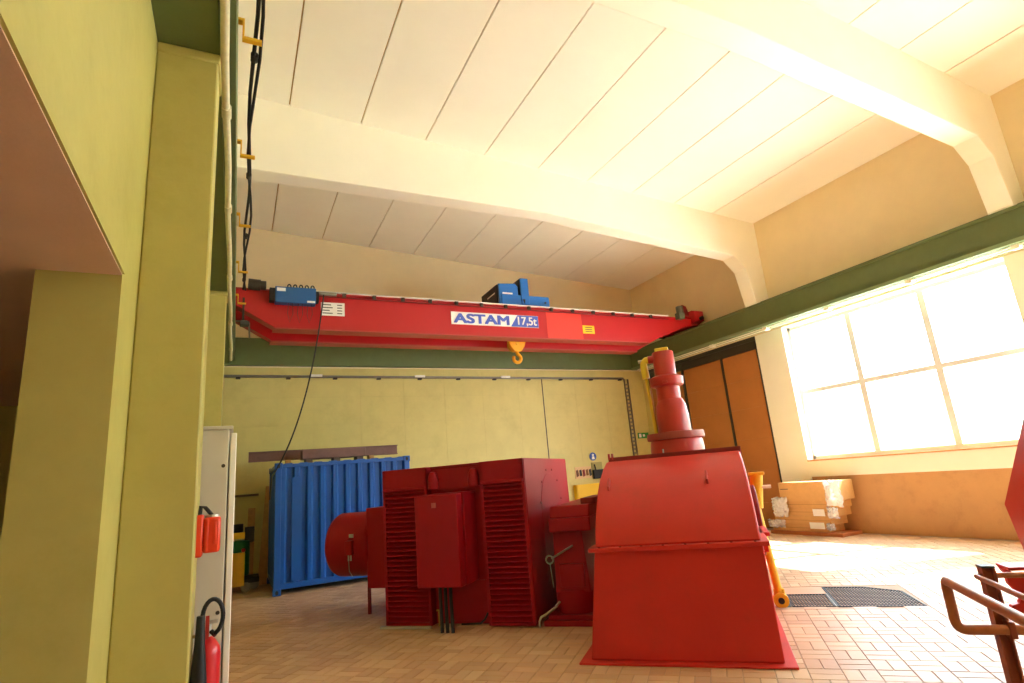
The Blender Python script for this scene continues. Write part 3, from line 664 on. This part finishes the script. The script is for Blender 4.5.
for k in range(4):
    part(ns, 'print_line', MB().box(1.51, 1.51+(.17, .2, .14, .2)[k], 11.486, 11.489, 5.48-.06*k, 5.50-.06*k).box(1.80, 1.90, 11.486, 11.489, 5.48-.06*k, 5.50-.06*k), INK)
ysn = part(cr_, 'yellow_sign', MB().box(7.80, 8.15, 11.488, 11.50, 5.12, 5.33), SIGNY)
for k in range(3): part(ysn, 'print_line', MB().box(7.87, 8.08, 11.486, 11.489, 5.27-.055*k, 5.29-.055*k), INK)
lg = part(cr_, 'maker_sign', MB().box(4.29, 6.53, 11.486, 11.50, 5.205, 5.50), WHITE)
part(lg, 'capacity_panel', MB().prism([(5.78, 5.21), (6.525, 5.21), (6.525, 5.495), (5.97, 5.495)], 'y', 11.482, 11.487), LOGOB)
text_part(lg, 'ASTAM', .30, (4.345, 11.481, 5.238), (1, 0, 0), (0, 0, 1), LOGOB, 'maker_lettering', depth=.003, fit=1.37, bold=.032)
text_part(lg, '17,5t', .28, (5.97, 11.478, 5.26), (1, 0, 0), (0, 0, 1), WHITE, 'capacity_lettering', depth=.002, fit=.5, bold=.01)
ho = part(cr_, 'hoist_body', MB().box(5.66, 6.97, 11.6, 12.58, 5.75, 6.06), BLUEH, .015)
part(ho, 'motor_cover', MB().prism([(5.60, 5.8), (5.60, 6.33), (6.05, 6.36), (6.12, 6.28), (6.12, 5.8)], 'y', 11.62, 12.58), BLUEH, .012)
part(ho, 'end_cap', MB().box(5.55, 5.60, 11.62, 12.58, 5.80, 6.30), NAVY, .01)
part(ho, 'tall_cover', MB().box(6.18, 6.40, 11.58, 12.4, 5.76, 6.50), BLUEH, .012)
part(ho, 'tall_cover_side', MB().box(6.165, 6.18, 11.60, 12.4, 5.9, 6.48), NAVY)
part(ho, 'brace', MB().prism([(6.20, 5.95), (6.26, 5.82), (6.28, 5.95)], 'y', 11.575, 11.6), NAVY)
part(ho, 'maker_strip', MB().box(5.68, 5.95, 11.592, 11.60, 6.06, 6.10), WHITE)
part(ho, 'side_print', MB().box(5.543, 5.55, 11.75, 12.2, 6.10, 6.13), WHITE)
part(ho, 'bolt', MB().cyl((6.85, 11.6, 5.9), (6.85, 11.585, 5.9), .025, n=8), DARK)
hk = part(cr_, 'hook_block', MB().prism([(5.919, 4.96), (5.961, 5.08), (6.066, 5.14), (6.234, 5.14), (6.339, 5.08), (6.381, 4.96), (6.35, 4.86), (6.255, 4.74), (6.15, 4.71), (6.045, 4.74), (5.951, 4.86)], 'y', 11.95, 12.07), mat('hook_yellow', '#f0a818', .45), .015)
part(hk, 'sheave', MB().cyl((6.15, 12.07, 4.92), (6.15, 12.2, 4.92), .17, n=28), mat('hook_dark_yellow', '#b98a1a', .5))
part(hk, 'sheave_pin', MB().cyl((6.15, 11.93, 4.93), (6.15, 11.96, 4.93), .05, n=16), YELM)
part(hk, 'hook', MB().tube([(6.15, 12.01, 4.78), (6.15, 12.01, 4.70), (6.17, 12.01, 4.66)]+[(6.14+.10*math.cos(R(t)), 12.01, 4.555+.10*math.sin(R(t))) for t in range(50, -230, -20)], .042, 10), mat('hook_yellow', '#f0a818', .45))
for x in (6.04, 6.26): part(hk, 'wire_rope', MB().cyl((x, 12.01, 5.05), (x, 12.01, 5.8), .012, n=6), DARK)

part(cr_, 'collector_arm', MB().tube([tuple(px_y(x, y, 11.36)) for x, y in ((236, 321), (247, 321), (249, 323), (249.5, 338))], .016, 8), GREYM)
part(cr_, 'collector_head', MB().box(.0, .16, 11.30, 11.44, 4.93, 5.02), DARK, .01)
part(cr_, 'collector_post', MB().box(.03, .07, 11.36, 11.40, 5.0, 5.5), DARK)

# pendant control cable hanging from the crane to the container
part(cr_, 'pendant_cable', MB().tube(bez((1.52, 11.38, 5.66), (1.25, 11.5, 3.1), (.62, 11.7, 2.1), 24)+[Vector((.60, 11.72, 1.7))], .014, 8), BLACK)

# ------------------------------------------------------------------ left side: conductor cables, brackets, pipe
for k, y in enumerate((4.25, 6.0, 7.75, 9.5, 11.15)):
    bk = MB().box(-.13, -.045, y-.03, y+.03, 5.46, 5.485).box(-.055, -.04, y-.03, y+.03, 5.30, 5.485).box(-.055, .09, y-.025, y+.025, 5.295, 5.32)
    ordn = ['first', 'second', 'third', 'fourth', 'fifth', 'sixth'][k]
    solo('cable_bracket', bk, YELM, 'yellow stepped cable bracket on the left green beam, %s from the near end' % ordn, 'bracket', 'yellow cable brackets on the left beam', bevel=.003)
ccb = thing('conductor_cable', 'pair of black power cables running along the left green beam', 'cable', (.03, 3, 5.3))
def wob(y): return .02*math.sin(y*2.1)
part(ccb, 'cable', MB().tube([(.035+wob(y*.5), y*.5, 5.36) for y in range(2, 22)], .016, 8), BLACK)
part(ccb, 'cable', MB().tube([(.055+.035*math.sin(y*.9+.4), y*.5, 5.35) for y in range(2, 22)], .014, 8), BLACK)
for y in (3.7, 4.5, 6.5, 8.2, 10.0): part(ccb, 'clamp', MB().cyl((.04, y-.04, 5.36), (.04, y+.04, 5.36), .03, n=12), DARK)
lp = thing('wall_pipe', 'cream pipe with couplings running under the left green beam', 'pipe', (-.15, 3, 4.83))
part(lp, 'pipe_run', MB().tube([(-.155+.006*math.sin(y*1.3), y*.5, ZR-.005) for y in range(-8, 29)], .03, 12), PIPEW)
for y in (1.3, 4.62, 6.4, 8.6, 11, 13): part(lp, 'coupling', MB().cyl((-.155, y-.07, ZR-.005), (-.155, y+.07, ZR-.005), .038, n=12), PIPEW)

# right: two thin pipes under the runway beam
rp_ = thing('window_pipe', 'pair of thin cream pipes clipped below the right green beam', 'pipe', (11.55, 8, 4.75))
for x, z in ((11.56, 4.775), (11.62, 4.745)): part(rp_, 'pipe_run', MB().cyl((x, -2, z), (x, 14.2, z), .016, n=8), BEAM)
for q in ((712, 348), (766, 333), (827, 309), (908, 279), (1014, 242)):
    p = px_x(q[0], q[1], 11.56); part(rp_, 'clip', MB().box(11.53, 11.66, p.y-.06, p.y+.06, 4.72, 4.80), BEAM, .004)

# back wall conduit
bc = thing('wall_conduit', 'grey cable conduit with clips along the top of the yellow back wall', 'conduit', (5.6, 14.45, 4.55))
part(bc, 'conduit_run', MB().cyl((-.3, 14.45, 4.565), (11.15, 14.45, 4.53), .022, n=8).cyl((-.3, 14.46, 4.60), (11.15, 14.46, 4.565), .014, n=8), GREYM)
for k in range(11): part(bc, 'clip', MB().box(-.05+1.1*k, .05+1.1*k, 14.42, 14.5, 4.51-.003*k, 4.55-.003*k), DARK)
for x in (1.75, 4.4, 6.95): part(bc, 'junction', MB().box(x-.14, x+.14, 14.41, 14.48, 4.57-.003*x, 4.63-.003*x), WHITE, .006)
cl = thing('cable_ladder', 'grey vertical cable ladder in the right back corner', 'cable ladder', (11.24, 14.45, 1.0))
for x in (11.16, 11.30): part(cl, 'ladder_rail', MB().box(x, x+.02, 14.43, 14.49, 1.0, 4.52), GREYM)
for k in range(28): part(cl, 'rung', MB().box(11.17, 11.31, 14.45, 14.47, 1.08+.12*k, 1.13+.12*k), GREYM)

# ------------------------------------------------------------------ notices on the back wall
def on_back(q): p = px_y(q[0], q[1], YB-.02); return p.x, p.z
x, z = on_back((593, 456.5))
bs = solo('round_sign', MB().prism([(x+.12*math.cos(R(t)), z+.12*math.sin(R(t))) for t in range(0, 360, 15)], 'y', 14.48, 14.495), mat('mandatory_blue', '#2c55b0', .5), 'round blue safety sign on the back wall', 'sign')
part(bs, 'pictogram', MB().prism([(x+.035*math.cos(R(t)), z+.045+.035*math.sin(R(t))) for t in range(0, 360, 30)], 'y', 14.474, 14.481).prism([(x-.05, z-.08), (x+.05, z-.08), (x+.035, z+.005), (x-.035, z+.005)], 'y', 14.474, 14.481), WHITE)
x0, z0 = on_back((576, 479)); x1, z1 = on_back((591, 466))
tb = thing('key_board', 'small wall board hung with tools beside the round blue sign', 'board', ((x0+x1)/2, 14.48, z0))
part(tb, 'board', MB().box(x0, x1, 14.48, 14.498, z0, z1), mat('board_beige', '#dcb987', .6))
for k in range(5):
    xx = x0+.06+k*(x1-x0-.12)/4; part(tb, 'hung_tool', MB().prism([(xx-.03, z1-.1), (xx+.025, z1-.08), (xx+.045, z0+.08), (xx-.02, z0+.05+.02*(k % 2))], 'y', 14.45, 14.48), [mat('tool_brown', '#6d3a1c', .5), BLACK, REDD, mat('tool_brown2', '#8c5a20', .5), BLACK][k])
x0, z0 = on_back((575, 500)); x1, z1 = on_back((597, 483))
yc = thing('yellow_cabinet', 'yellow wall cabinet on the back wall right of the generator', 'cabinet', ((x0+x1)/2, 14.4, z0))
part(yc, 'body', MB().box(x0, x1+.2, 14.32, 14.49, z0, z1), SIGNY, .008); part(yc, 'door', MB().box(x0+.02, x1+.18, 14.30, 14.32, z0+.02, z1-.02), SIGNY, .006)
x0, z0 = on_back((593, 479)); x1, z1 = on_back((598.5, 462))
wt = thing('wall_telephone', 'dark wall device under the round blue sign', 'wall device', ((x0+x1)/2, 14.45, z0))
part(wt, 'back_plate', MB().box(x0, x1+.1, 14.46, 14.495, z0, z1), mat('device_khaki', '#a59a5a', .6)); part(wt, 'device_body', MB().box(x0, x1+.1, 14.38, 14.46, z0, z0+.55*(z1-z0)), BLACK, .01)
part(wt, 'hook_arm', MB().cyl((x0+.1, 14.42, z0+.5*(z1-z0)), (x0+.07, 14.42, z1-.06), .02, n=8), BLACK)
x0, z0 = on_back((638.5, 438.5)); x1, z1 = on_back((648, 432.5))
xs_ = thing('exit_sign', 'small green exit sign in the right back corner', 'sign', ((x0+x1)/2, 14.48, z0))
part(xs_, 'plate', MB().box(x0, x1, 14.47, 14.495, z0, z1), SIGNG); part(xs_, 'pictogram', MB().box(x0+.03, x0+.12, 14.465, 14.471, z0+.03, z1-.03).box(x0+.18, x0+.26, 14.465, 14.471, z0+.05, z1-.05), WHITE)
mc = mthing('governor_cabinet', 'dark grey instrument head peeping out behind the casing hood', 'instrument', -1.55, 9.6)
part(mc, 'stand', MB().box(-1.62, -1.48, 9.53, 9.67, 0, 1.40), REDD, .01); part(mc, 'head', MB().box(-1.78, -1.3, 9.5, 9.75, 1.50, 1.62), DARK, .01); part(mc, 'neck', MB().box(-1.7, -1.4, 9.54, 9.7, 1.40, 1.50), GREYM, .006)

# ------------------------------------------------------------------ grey cabinet, red box and extinguisher by the column
cg = thing('switch_cabinet', 'tall light grey switch cabinet behind the yellow column', 'cabinet', (-.3, 5.1, 0))
part(cg, 'body', MB().box(-.56, -.045, 4.55, 5.75, .0, 2.215), CABG, .006)
part(cg, 'top_cap', MB().box(-.57, -.02, 4.53, 5.77, 2.215, 2.24), CABG, .004)
part(cg, 'door', MB().box(-.035, .005, 4.55, 5.14, .08, 2.19), WHITE, .006); part(cg, 'door', MB().box(-.035, .005, 5.16, 5.75, .08, 2.19), WHITE, .006)
for z in (1.96, 1.0, .3): part(cg, 'side_screw', MB().cyl((-.075, 4.55, z), (-.075, 4.543, z), .013, n=10), DARK)
rb = thing('red_lamp_box', 'orange-red hand lamp in a wall holder on the yellow column', 'lamp', (-.12, 4.2, 1.4))
part(rb, 'holder', MB().box(-.2, -.145, 4.10, 4.26, 1.40, 1.65), ORNG, .012)
part(rb, 'body', MB().box(-.145, -.05, 4.11, 4.25, 1.42, 1.63), ORNG, .015)
part(rb, 'ridge', MB().box(-.13, -.115, 4.10, 4.112, 1.43, 1.62).box(-.085, -.07, 4.10, 4.112, 1.47, 1.60), ORNG, .004)
part(rb, 'handle', MB().tube([(-.17, 4.18, 1.64), (-.165, 4.18, 1.70), (-.14, 4.18, 1.69), (-.10, 4.18, 1.64)], .012, 8), BLACK)
part(rb, 'lens', MB().cyl((-.1, 4.18, 1.63), (-.1, 4.18, 1.645), .04, n=16), STEEL)
fe = thing('fire_extinguisher', 'red carbon dioxide fire extinguisher with black horn hung beside the grey cabinet', 'extinguisher', (-.11, 4.22, .35))
part(fe, 'cylinder', MB().lathe([(.04, .36), (.07, .38), (.076, .42), (.076, .93), (.07, .97), (.045, 1.01), (.022, 1.03)], -.115, 4.22, 28), mat('extinguisher_red', '#c81a24', .3))
part(fe, 'valve', MB().cyl((-.115, 4.22, 1.02), (-.115, 4.22, 1.10), .022, n=14).box(-.14, -.06, 4.21, 4.23, 1.10, 1.12).box(-.14, -.05, 4.21, 4.23, 1.05, 1.065), STEEL, .003)
part(fe, 'pressure_tag', MB().box(-.125, -.105, 4.13, 4.14, 1.03, 1.16), REDP)
part(fe, 'hose', MB().tube([(-.095, 4.2, 1.06), (-.075, 4.18, 1.04)]+[(-.088+.055*math.cos(R(t)), 4.15-.03*(t+70)/270, 1.15+.10*math.sin(R(t))) for t in range(-70, 181, 15)]+[(-.145, 4.11, 1.10), (-.147, 4.105, 1.03)], .013, 10), BLACK)
part(fe, 'horn', MB().lathe([(.022, 1.17), (.026, 1.08), (.028, 1.02), (.05, .75), (.062, .45), (.05, .45)], -.15, 4.10, 20), BLACK)
part(fe, 'print_label', MB().box(-.09, -.05, 4.146, 4.150, .62, .72), WHITE)
part(fe, 'wall_hook', MB().box(-.20, -.12, 4.205, 4.235, 1.035, 1.05), mat('hook_tan', '#a98a4a', .5))

rb.location.x -= .02; rb.location.z -= .005; fe.location.x -= .005; fe.location.z -= .105

# ------------------------------------------------------------------ corner behind the container
for (pts, dy, lab) in (((( 262, 577), (270, 486)), .10, 'tall bare timber plank leaning left of the container'), (((249, 562), (252, 508)), .05, 'short bare timber plank leaning on the back wall')):
    p0 = px_y(pts[0][0], pts[0][1], 13.7); p1 = px_y(pts[1][0], pts[1][1], 14.40)
    wd_ = .085 if dy > .06 else .075
    solo('timber_plank', MB().hexa([(p0.x-wd_, p0.y, .0), (p0.x+wd_, p0.y, .0), (p0.x+wd_, p0.y+.04, .0), (p0.x-wd_, p0.y+.04, .0)],
                                   [(p1.x-wd_, p1.y, p1.z), (p1.x+wd_, p1.y, p1.z), (p1.x+wd_, p1.y+.04, p1.z), (p1.x-wd_, p1.y+.04, p1.z)]), WOOD, lab, 'plank', 'timber planks in the left back corner', bevel=.004)
p = px_y(238, 496, 14.42)
solo('wall_bar', MB().box(p.x-.5, p.x+.42, 14.38, 14.5, p.z-.03, p.z+.02), mat('bar_brown', '#5a4a32', .6), 'brown shelf bar on the back wall left of the container', 'shelf')
g0 = px_z(243, 590, 0.0); gx, gy = g0.x-.02, g0.y-.35
tr = thing('tool_trolley', 'green and yellow wheeled tool trolley peeping past the grey cabinet', 'trolley', (gx, gy, 0))
part(tr, 'yellow_panel', MB().box(gx-.42, gx+.03, gy-.05, gy+.02, .12, .74), YELM, .01)
part(tr, 'green_tank', MB().cyl((gx-.05, gy+.28, .28), (gx-.05, gy+.28, .95), .17, n=24), GREENP, .03)
part(tr, 'yellow_band', MB().box(gx-.2, gx+.02, gy-.02, gy+.1, 1.0, 1.12), SIGNY, .008)
part(tr, 'black_motor', MB().cyl((gx-.1, gy+.1, 1.12), (gx-.1, gy+.1, 1.28), .09, n=18).box(gx+.02, gx+.2, gy+.25, gy+.45, .9, 1.2), BLACK, .01)
part(tr, 'red_knob', MB().sphere((gx+.0, gy-.03, .78), .04), mat('knob_red', '#c02020', .4))
for dx, dy in ((.06, 0), (-.34, 0), (.22, .3)): part(tr, 'wheel', MB().cyl((gx+dx, gy+dy-.03, .09), (gx+dx, gy+dy+.03, .09), .09, n=20), GREYM)
part(tr, 'chassis', MB().box(gx-.4, gx+.3, gy-.02, gy+.5, .16, .26), BLACK, .01)
cp = px_y(257, 570, 13.2)

# ------------------------------------------------------------------ cardboard boxes by the right wall
def yz(q, X=11.30): p = px_x(q[0], q[1], X); return p.y, p.z
bx = 11.28
def carton(name, qtl, qbr, x0, x1, label, z0=None, z1=None, seam=True):
    ya, za = yz(qtl); yb_, zb = yz(qbr)
    zt = za if z1 is None else z1; zb = zb if z0 is None else z0
    o = thing(name, label, 'box', ((x0+x1)/2, (ya+yb_)/2, zb), group='cartons stacked by the right wall')
    part(o, 'carton', MB().box(x0, x1, yb_, ya, zb, zt), CARD, .01)
    if seam: part(o, 'packing_tape', MB().box(x0-.002, x0+.01, yb_+.01, ya-.01, (zb+zt)/2-.004, (zb+zt)/2+.004), mat('tape_brown', '#a5763c', .4))
    return o
solo('pallet_board', MB().box(bx-.08, 11.85, 8.05, 9.82, 0, .07), mat('board_redbrown', '#b56a3c', .6), 'reddish wooden board on the floor under the carton stack', 'board', bevel=.006)
carton('cardboard_box', (772, 518), (830, 531), bx, 11.8, 'lowest cardboard carton of the stack by the window wall', .07, .22)
carton('cardboard_box', (775, 512), (832, 520), bx-.02, 11.8, 'second cardboard carton from the bottom of the stack', .22, .40)
carton('cardboard_box', (782, 509), (836, 512), bx, 11.8, 'third cardboard carton up, right below the long top cartons', .40, .56)
carton('cardboard_box', (786, 500), (838, 512), bx, 11.8, 'thin flat cardboard carton under the biggest top carton', .56, .72)
tbx = carton('cardboard_box', (779, 480), (841, 503), bx-.05, 11.8, 'biggest pale cardboard carton on top of the stack', .72, 1.12, False)
ya, _ = yz((779, 480)); part(tbx, 'print_mark', MB().box(bx-.053, bx-.049, ya-.25, ya-.04, .97, .985), INK)
def crumple(y0, y1, z0, z1, x0, seed, n_=12):
    rnd = random.Random(seed); mb = MB(); vs = []
    for j in range(n_+1):
        for i in range(n_+1):
            fy, fz = i/n_, j/n_; bul = .10*math.sin(math.pi*fy)*math.sin(math.pi*fz)
            vs.append((x0-.02-bul+rnd.uniform(-.022, .022), y0+(y1-y0)*fy+rnd.uniform(-.022, .022), z0+(z1-z0)*fz+rnd.uniform(-.022, .022)))
    return mb.add(vs, [(j*(n_+1)+i, j*(n_+1)+i+1, (j+1)*(n_+1)+i+1, (j+1)*(n_+1)+i) for j in range(n_) for i in range(n_)])
def wrap(q0, q1, seed, lab, dx=0.):
    ya, za = yz(q0); yb_, zb = yz(q1)
    o = solo('plastic_wrap', crumple(min(ya, yb_), max(ya, yb_), zb, za, bx-.03-dx, seed), FILM, lab, 'plastic wrap', 'plastic wraps on the carton stack', sharp=10)
    md = o.modifiers.new('thickness', 'SOLIDIFY'); md.thickness = .004
wrap((774, 497), (793, 516), 1, 'crumpled clear plastic hanging over the left end of the cartons', .03)
wrap((770, 519), (788, 527), 2, 'clear plastic wrapped round the lower left carton end')
wrap((826, 480), (848, 506), 3, 'clear plastic bunched at the right end of the top carton', .05)
wrap((829, 507), (842, 518), 4, 'clear plastic round the middle carton at the right')
wrap((829, 523), (838, 530), 5, 'clear plastic round the lowest carton at the right')
for q0, q1, lab in (((814, 509), (827, 516), 'white paper sheet stuck to the middle carton'), ((811, 522), (827, 529), 'white paper sheet stuck to the lowest carton')):
    ya, za = yz(q0); yb_, zb = yz(q1); solo('paper_sheet', MB().box(bx-.035, bx-.032, yb_, ya, zb, za), WHITE, lab, 'paper')

# ------------------------------------------------------------------ floor gratings over a pit
def clip_poly_u(poly, v):     # u-interval of a convex polygon at a given v
    us = []
    for i in range(len(poly)):
        (u0_, v0_), (u1_, v1_) = poly[i], poly[(i+1) % len(poly)]
        if (v0_-v)*(v1_-v) <= 0 and abs(v1_-v0_) > 1e-9: us.append(u0_+(u1_-u0_)*(v-v0_)/(v1_-v0_))
    return (min(us), max(us)) if len(us) > 1 else None
for poly, lab in ((GR1, 'smaller square steel floor grating beside the turbine casing'), (GR2, 'larger steel floor grating with a cut corner near the window')):
    us = [p[0] for p in poly]; vs_ = [p[1] for p in poly]
    gr = mthing('floor_grating', lab, 'grating', sum(us)/len(us), sum(vs_)/len(vs_), 0, 'steel gratings in the tiled floor')
    part(gr, 'pit_floor', MB().prism(poly, 'z', -.014, -.011), PITM)
    rim = MB()
    for i in range(len(poly)):
        p0, p1 = Vector(poly[i]), Vector(poly[(i+1) % len(poly)]); nrm = Vector((-(p1-p0).y, (p1-p0).x)).normalized()*.018
        rim.hexa([(*p0, -.012), (*p1, -.012), (*(p1+nrm), -.012), (*(p0+nrm), -.012)], [(*p0, .004), (*p1, .004), (*(p1+nrm), .004), (*(p0+nrm), .004)])
    part(gr, 'rim', rim, GRATE)
    bars = MB(); v = min(vs_)+.035
    flip = [(q[1], q[0]) for q in poly]; u = min(us)+.03
    while u < max(us)-.02:
        iv = clip_poly_u(flip, u)
        if iv: bars.box(u-.005, u+.005, iv[0], iv[1], -.010, .003)
        u += .034
    cross = MB()
    while v < max(vs_)-.02:
        iv = clip_poly_u(poly, v)
        if iv: cross.box(iv[0], iv[1], v-.003, v+.003, -.010, .000)
        v += .07
    part(gr, 'bearing_bars', bars, GRATE); part(gr, 'cross_bars', cross, GRATE)
def world_box(u0_, u1_, v0_, v1_, z0, z1):
    q = [(u0_, v0_), (u1_, v0_), (u1_, v1_), (u0_, v1_)]
    return MB().hexa([MW(u_, v_, z0) for u_, v_ in q], [MW(u_, v_, z1) for u_, v_ in q])
part(fl, 'edge_plate', world_box(.45, .585, 7.72, 8.4, -.006, .001), DARK)
part(fl, 'bare_slab', world_box(.45, 1.05, 8.39, 8.80, -.006, .0), TILE)
part(fl, 'edge_strip', world_box(1.049, 1.061, 7.72, 8.38, -.006, .003), GREYM)

# ------------------------------------------------------------------ handrail in the right foreground
hr = thing('handrail', 'rust-red pipe handrail with steel post in the right foreground', 'handrail', (3.55, 1.8, 0))
uv = Vector((S2, -S2, 0)); vv_ = Vector((S2, S2, 0)); Z = Vector((0, 0, 1))
P = Vector((3.383, 1.905, 1.0)); Q = Vector((3.40, 1.915, .755))
def corner(p, a_, b_, r, n_=6):     # rounded pipe corner at p between directions a_ and b_
    return bez(p+a_*r, p, p+b_*r, n_)
dn = (Q-P).normalized()
path = [P-vv_*2.2]+corner(P, -vv_, dn, .035)+corner(Q, -dn, uv, .05)+[Q+uv*1.4]
part(hr, 'loop_pipe', MB().tube(path, .024, 14), RAILP)
P2 = Vector((3.565, 1.852, 1.0))
part(hr, 'inner_pipe', MB().tube([P2-vv_*2.2]+corner(P2, -vv_, uv, .03)+[P2+uv*.6], .014, 12), RAILP)
pc = Q+uv*.212+vv_*.058
def frame_box(c_, lu, lv, z0, z1):
    return MB().hexa([(*(c_-uv*lu-vv_*lv).to_2d(), z0), (*(c_+uv*lu-vv_*lv).to_2d(), z0), (*(c_+uv*lu+vv_*lv).to_2d(), z0), (*(c_-uv*lu+vv_*lv).to_2d(), z0)],
                     [(*(c_-uv*lu-vv_*lv).to_2d(), z1), (*(c_+uv*lu-vv_*lv).to_2d(), z1), (*(c_+uv*lu+vv_*lv).to_2d(), z1), (*(c_-uv*lu+vv_*lv).to_2d(), z1)])
post = frame_box(pc-uv*.024, .005, .034, 0, 1.045)
for mbx in (frame_box(pc+uv*.024, .005, .034, 0, 1.045), frame_box(pc, .024, .006, 0, 1.045)): post.add(mbx.v, mbx.f)
part(hr, 'post', post, RAILR)
part(hr, 'post_cap', frame_box(pc, .03, .036, 1.045, 1.055), DARK)
part(hr, 'clamp', frame_box(Q+uv*.232+vv_*.008, .016, .034, .715, .795), RAILR, .006)
part(hr, 'clamp', frame_box(Vector((P2.x, P2.y, 0))+uv*.06, .03, .03, .97, 1.03), RAILR, .006)
part(hr, 'post_foot', frame_box(pc, .08, .07, 0, .012), RAILR)
for t in (1.2, 2.1): part(hr, 'post', MB().cyl(tuple((P-vv_*t).to_2d())+(0,), tuple((P-vv_*t).to_2d())+(1.0,), .024, n=14), RAILR)
for t in (1.2, 2.1): part(hr, 'post', MB().cyl(tuple((P2-vv_*t).to_2d())+(0,), tuple((P2-vv_*t).to_2d())+(1.0,), .014, n=10), RAILR)

# ------------------------------------------------------------------ second machine at the right edge
sm = mthing('second_turbine', 'red flanged casing of a second machine cut off by the right picture edge', 'turbine', 3.2, 5.6)
part(sm, 'angled_casing', MB().prism([(2.23, 1.16), (2.56, 1.92), (2.95, 2.35), (4.3, 2.35), (4.3, .7), (2.285, .7)], 'y', 5.2, 6.0), REDH, .01)
part(sm, 'flange_plate', MB().box(2.06, 4.4, 5.78, 6.0, .675, .70), REDH, .004)
scal = [(px_v(x, y, 5.95)[0], px_v(x, y, 5.95)[2]) for x, y in ((996, 565), (1003, 573), (1006, 583), (1011, 588), (1016, 591), (1019, 597), (1017, 602), (1010, 604), (1006, 611), (1024, 617), (1090, 640), (1090, 590), (1024, 577))]
part(sm, 'scalloped_bracket', MB().prism(scal, 'y', 5.90, 5.96), REDH, .004)
part(sm, 'foundation', MB().box(2.75, 4.3, 5.1, 5.92, 0, .68), REDD, .01)
